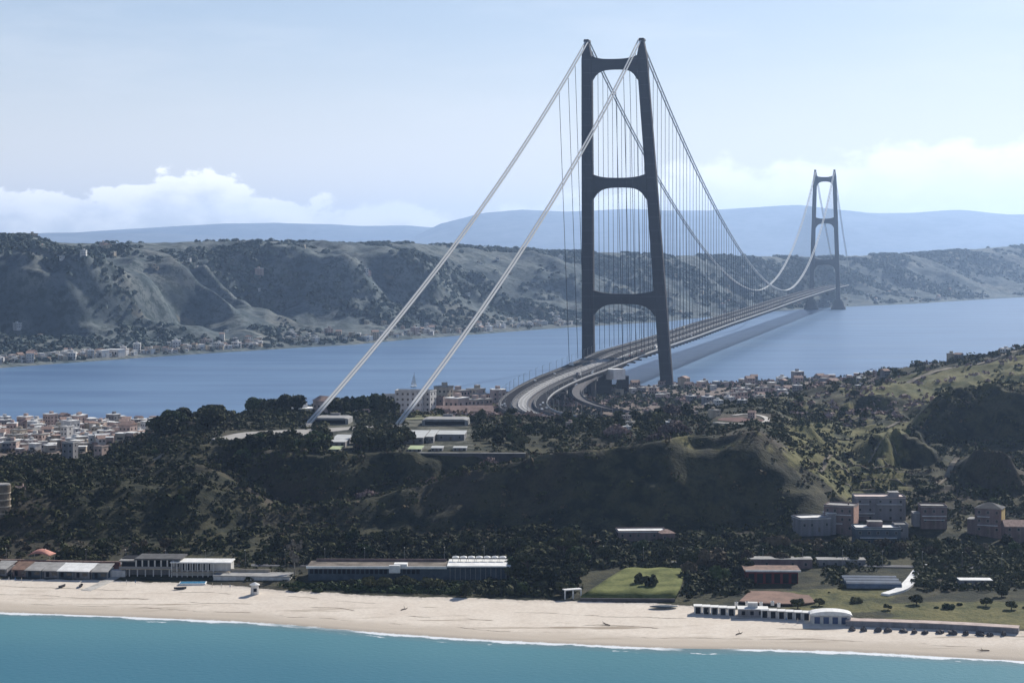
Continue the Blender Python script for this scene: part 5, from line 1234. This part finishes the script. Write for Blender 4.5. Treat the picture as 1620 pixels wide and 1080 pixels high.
house_mass('small_houses', 190, near_spot(-8, 275, lambda p: 1345, lambda p: shoreY(p)-5), [W_white, W_cream, W_pink], .5, .9)
house_mass('small_houses', 60, near_spot(700, 1380, lambda p: 1850, lambda p: shoreY(p)-5), [W_white, W_cream, W_pink, W_grey], .5, .9)
for px, lb_, w in ((158, 'left one of the two bright white halls on the far shore', 22), (182, 'right one of the two bright white halls on the far shore', 26)):
    Y = float(np.interp(px, FP, FYS))+36; x, y = atY(px, Y); o = empty('shore_hall', (x, y, 4), R(-28)); tag(o, lb_, 'hall', 'white halls on the far shore')
    MB().box(-w/2, w/2, -8, 8, -4, 9).build('wall', W_white, o); MB().box(-w/2-.5, w/2+.5, -8.5, 8.5, 9.003, 9.8).build('roof', R_white, o)
    for k in range(4): MB().box(-w*.4+k*w*.22, -w*.4+k*w*.22+2.4, -8.1, -8.004, 2, 6).build('window', DARK, o)
# sailing boat
x, y = atY(655, 150*FPX/(612-407)); o = empty('sailing_boat', (x, y, 0), R(60)); tag(o, 'small sailing boat with white sails on the blue strait', 'boat')
V = []; F = []
for i in range(9):
    u = -1+2*i/8; wd = 1.9*(1-max(0, u)**2.2)*(1-.25*max(0, -u))+.05; V += [(u*6, -wd, 1.4), (u*5.8, -wd*.5, -.4), (u*5.8, wd*.5, -.4), (u*6, wd, 1.4)]
for i in range(8):
    for j in range(3): F.append((i*4+j, i*4+j+1, (i+1)*4+j+1, (i+1)*4+j))
    F.append((i*4+3, i*4, (i+1)*4, (i+1)*4+3))
F += [(0, 3, 2, 1), (32, 33, 34, 35)]
mesh_obj('hull', V, F, R_white, o); MB().tube([(0.5, 0, 1.4), (0.5, 0, 17)], .12, 6).build('mast', FRAME, o)
MB().add([(.3, .05, 2.6), (-5.5, .9, 2.6), (.3, .05, 16.5), (.3, -.05, 2.6), (-5.5, .8, 2.6), (.3, -.05, 16.5)], [(0, 1, 2), (5, 4, 3), (0, 3, 4, 1), (1, 4, 5, 2), (2, 5, 3, 0)]).build('main_sail', R_white, o)
MB().add([(.8, 0, 14), (5.8, 0, 1.7), (.9, .9, 2.2), (.8, -.06, 14), (5.8, -.06, 1.7), (.9, .84, 2.2)], [(0, 1, 2), (5, 4, 3), (0, 3, 4, 1), (1, 4, 5, 2), (2, 5, 3, 0)]).build('jib', R_white, o)
# lorries and vans on the deck
def lorry(i, s, flip, col, label):
    c = CL[i]; tn = TN[i]; d = Vector((-tn.y, tn.x, 0))*(1 if flip else -1); o = empty('lorry', tuple(c+tn*s+Vector((0, 0, .12))), math.atan2(d.y, d.x)); tag(o, label, 'lorry', 'lorries on the bridge deck')
    MB().box(-6, 2.6, -1.25, 1.25, 1.1, 4.0).build('trailer', col, o); MB().box(2.9, 5.2, -1.2, 1.2, .5, 3.3).build('cab', R_white, o); MB().box(5.203, 5.25, -1, 1, 1.8, 2.9).build('windscreen', GLASS, o)
    for a in (-4.8, -3.4, 4.2):
        for b_ in (-1.1, 1.1): MB().tube([(a, b_-.18, .5), (a, b_+.18, .5)], .5, 12).build('wheel', DARK, o)
lorry(nsp+14, -24, True, R_white, 'white lorry on the left carriageway of the viaduct below the left tower leg')
lorry(nsp-4, 24, False, R_white, 'white lorry on the right carriageway just before the right tower leg')
lorry(nsp+22, 17, True, W_grey, 'grey lorry on the inner carriageway in the bend of the viaduct')
lorry(nsp-22, -20, True, W_cream, 'cream lorry on the left carriageway beyond the near tower')

def car_mesh():
    o = empty('car', (0, 0, 0)); V = []; F = []
    P_ = [(-2.1, .35), (2.1, .35), (2.15, .85), (1.2, 1.0), (.55, 1.45), (-1.1, 1.48), (-1.9, 1.0), (-2.15, .9)]
    MB().prism(P_, -.86, .86).build('body', [mat('car_paint', (.4, .4, .42), .4, .5)], o)
    MB().prism([(1.1, 1.02), (.56, 1.4), (-1.05, 1.43), (-1.7, 1.02)], -.88, .88).build('side_glass', GLASS, o)
    for a in (-1.3, 1.3):
        for b_ in (-.78, .78): MB().tube([(a, b_-.12, .33), (a, b_+.12, .33)], .33, 10).build('wheel', DARK, o)
    return o
CC = [('white', mat('white_paint', (.75, .75, .73), .4, .5)), ('dark', mat('dark_paint', (.03, .03, .035), .4, .5)), ('red', mat('red_paint', (.35, .04, .03), .4, .5)), ('silver', mat('silver_paint', (.42, .43, .44), .4, .5))]
c0 = car_mesh(); seen = set(); k = 0
for n_ in range(34):
    i = rnd.randrange(nsp-34, len(CL)-4); s_ = rnd.choice([-25.5, -22, -18, 17.5, 21.5, 25]); fl = s_ < 0
    if (i, s_ > 0) in seen: continue
    seen.add((i, s_ > 0)); o = c0 if k == 0 else copy_tree(c0)
    c = CL[i]; tn = TN[i]; d = Vector((-tn.y, tn.x, 0))*(1 if fl else -1); o.location = c+tn*s_+Vector((0, 0, .12)); o.rotation_euler = (0, 0, math.atan2(d.y, d.x))
    nm_, mt = rnd.choices(CC, (5, 3, 1, 4))[0]; k += 1
    ch = [q for q in o.children if q.name.startswith('body')] or [q for q in COL.objects if q.parent is o and q.name.startswith('body')]
    ch[0].material_slots[0].link = 'OBJECT'; ch[0].material_slots[0].material = mt
    tag(o, '%s car on the %s carriageway of the bridge' % (nm_, 'left' if fl else 'right'), 'car', 'cars on the bridge deck')

# small things on the beach: driftwood, parasols, upturned tubs
spots = [(640, 800, 'driftwood log on the sand below the long beach building'), (1556, 722, 'dark branched driftwood near the right end of the beach'), (1170, 752, 'driftwood log on the sand below the cabins'), (960, 770, 'driftwood log on the sand below the lawn')]
for px, Y, lb_ in spots:
    x, y = atY(px, Y); z = ground_z(x, y); o = MB().tube([(-2.2, 0, .2), (-.6, .3, .3), (1, .1, .25), (2.6, .5, .5)], [.16, .22, .18, .06], 6).tube([(.2, .2, .3), (.9, 1.0, .9), (1.1, 1.5, 1.6)], [.12, .08, .03], 5).build('driftwood', BARK); o.location = (x, y, z); o.rotation_euler = (0, 0, rnd.random()*3); tag(o, lb_, 'driftwood', 'driftwood on the beach')
for k, px in enumerate([14, 24, 34, 200, 214, 336, 350, 364, 1120, 1150, 1244, 1262]):
    Y = float(np.interp(px, PXN, SEC[2][0]))-rnd.uniform(5, 9)-(0 if px < 900 else 8); x, y = atY(px, Y); o = empty('parasol', (x, y, ground_z(x, y))); cn = ['white', 'blue', 'pale'][k % 3]
    tag(o, '%s closed beach parasol standing on the sand near the %s' % (cn, 'left huts' if px < 100 else 'slipway' if px < 300 else 'white annex' if px < 900 else 'cabin row'), 'parasol', 'beach parasols')
    MB().tube([(0, 0, -.2), (0, 0, 2.3)], .04, 6).build('pole', FRAME, o)
    MB().tube([(0, 0, 1.0), (0, 0, 1.3), (0, 0, 2.3)], [.14, .22, .04], 8).build('canopy', [W_white, mat('blue_canvas', (.06, .14, .3), .8, .1), W_cream][k % 3], o)

NUM_ = ['first', 'second', 'third', 'fourth', 'fifth', 'sixth', 'seventh', 'eighth', 'ninth', 'tenth', 'eleventh', 'twelfth', 'thirteenth', 'fourteenth', 'fifteenth', 'sixteenth', 'seventeenth', 'eighteenth', 'nineteenth', 'twentieth', 'twenty first', 'twenty second', 'twenty third', 'twenty fourth', 'twenty fifth', 'twenty sixth']
# lamp posts and service poles along the shore road
for k in range(26):
    px = 10+k*63; x, y = atY(px, float(np.interp(px, [0, 400, 900, 1400, 1650], [902, 894, 901, 876, 866]))); o = empty('street_lamp', (x, y, ground_z(x, y)), R(-90))
    tag(o, 'grey street lamp along the shore road, %s from the left' % NUM_[k], 'street lamp', 'street lamps along the shore road')
    MB().tube([(0, 0, -.5), (0, 0, 7.5), (.9, 0, 8.1)], [.11, .08, .06], 6).build('pole', FRAME, o); MB().box(.8, 1.5, -.14, .14, 8.05, 8.2).build('lamp_head', R_white, o)
for k, (px, Y) in enumerate([(1090, 815), (1125, 832), (1160, 826), (1262, 795), (1296, 800), (1352, 806), (1405, 790), (1450, 800), (1500, 792), (1560, 795), (1600, 788), (1335, 835), (1470, 830), (1590, 822)]):
    x, y = atY(px, Y); plant('broadleaf_tree' if k % 3 == 0 else 'olive_tree' if k % 3 == 1 else 'garden_shrub', x, y, rnd.uniform(2.6, 5.2), 'small tree or shrub standing above the beach cabins and sea wall', 'small trees above the cabins and sea wall', 1.15)

for k, (Y, a, b_) in enumerate([(1052, 1330, 1440), (1068, 1322, 1450), (1086, 1328, 1446), (1104, 1335, 1440), (1126, 1330, 1430), (1150, 1338, 1425)]):
    ribbon('terrace_edge', [(a, Y+4, 1.1), ((a+b_)/2-12, Y-3, 1.3), ((a+b_)/2+14, Y+3, 1.2), (b_, Y, 1.0)], 1.2, PATH, lift=.5, kind='structure', n=10)
ribbon('dirt_track', [(1455, 1040), (1475, 1062), (1500, 1092), (1530, 1120)], 2.4, PATH, lift=.3, kind='structure', n=12)
ribbon('dirt_track', [(1235, 1250), (1290, 1230), (1350, 1245), (1420, 1290), (1480, 1330)], 2.6, PATH, lift=.35, kind='structure', n=12)
ribbon('dirt_track', [(130, 1060), (200, 1075), (270, 1105), (330, 1150)], 2.6, PATH, lift=.35, kind='structure', n=12)
# ------------------------------------------------------------------ labels: tell the members of a group apart by where they stand
from collections import defaultdict
sets = defaultdict(list)
for o in COL.objects:
    if o.parent is None and 'label' in o.keys() and 'group' in o.keys(): sets[(o['group'], o['label'])].append(o)
NUM = ['first', 'second', 'third', 'fourth', 'fifth', 'sixth', 'seventh', 'eighth', 'ninth', 'tenth', 'eleventh', 'twelfth', 'thirteenth', 'fourteenth', 'fifteenth', 'sixteenth', 'seventeenth', 'eighteenth', 'nineteenth', 'twentieth', 'twenty first', 'twenty second', 'twenty third', 'twenty fourth', 'twenty fifth', 'twenty sixth', 'twenty seventh', 'twenty eighth', 'twenty ninth', 'thirtieth']
for (g, l), L in sets.items():
    n = len(L)
    if n < 2: continue
    L.sort(key=lambda o: o.location.x/o.location.y)
    for k, o in enumerate(L):
        if n == 2: s = ['the left one', 'the right one'][k]
        elif k == 0: s = 'leftmost such'
        elif k == n-1: s = 'rightmost such'
        elif k < n/2: s = NUM[k]+' from left' if k < 30 else None
        else: s = NUM[n-1-k]+' from right' if n-1-k < 30 else None
        if s: o['label'] = l+', '+s
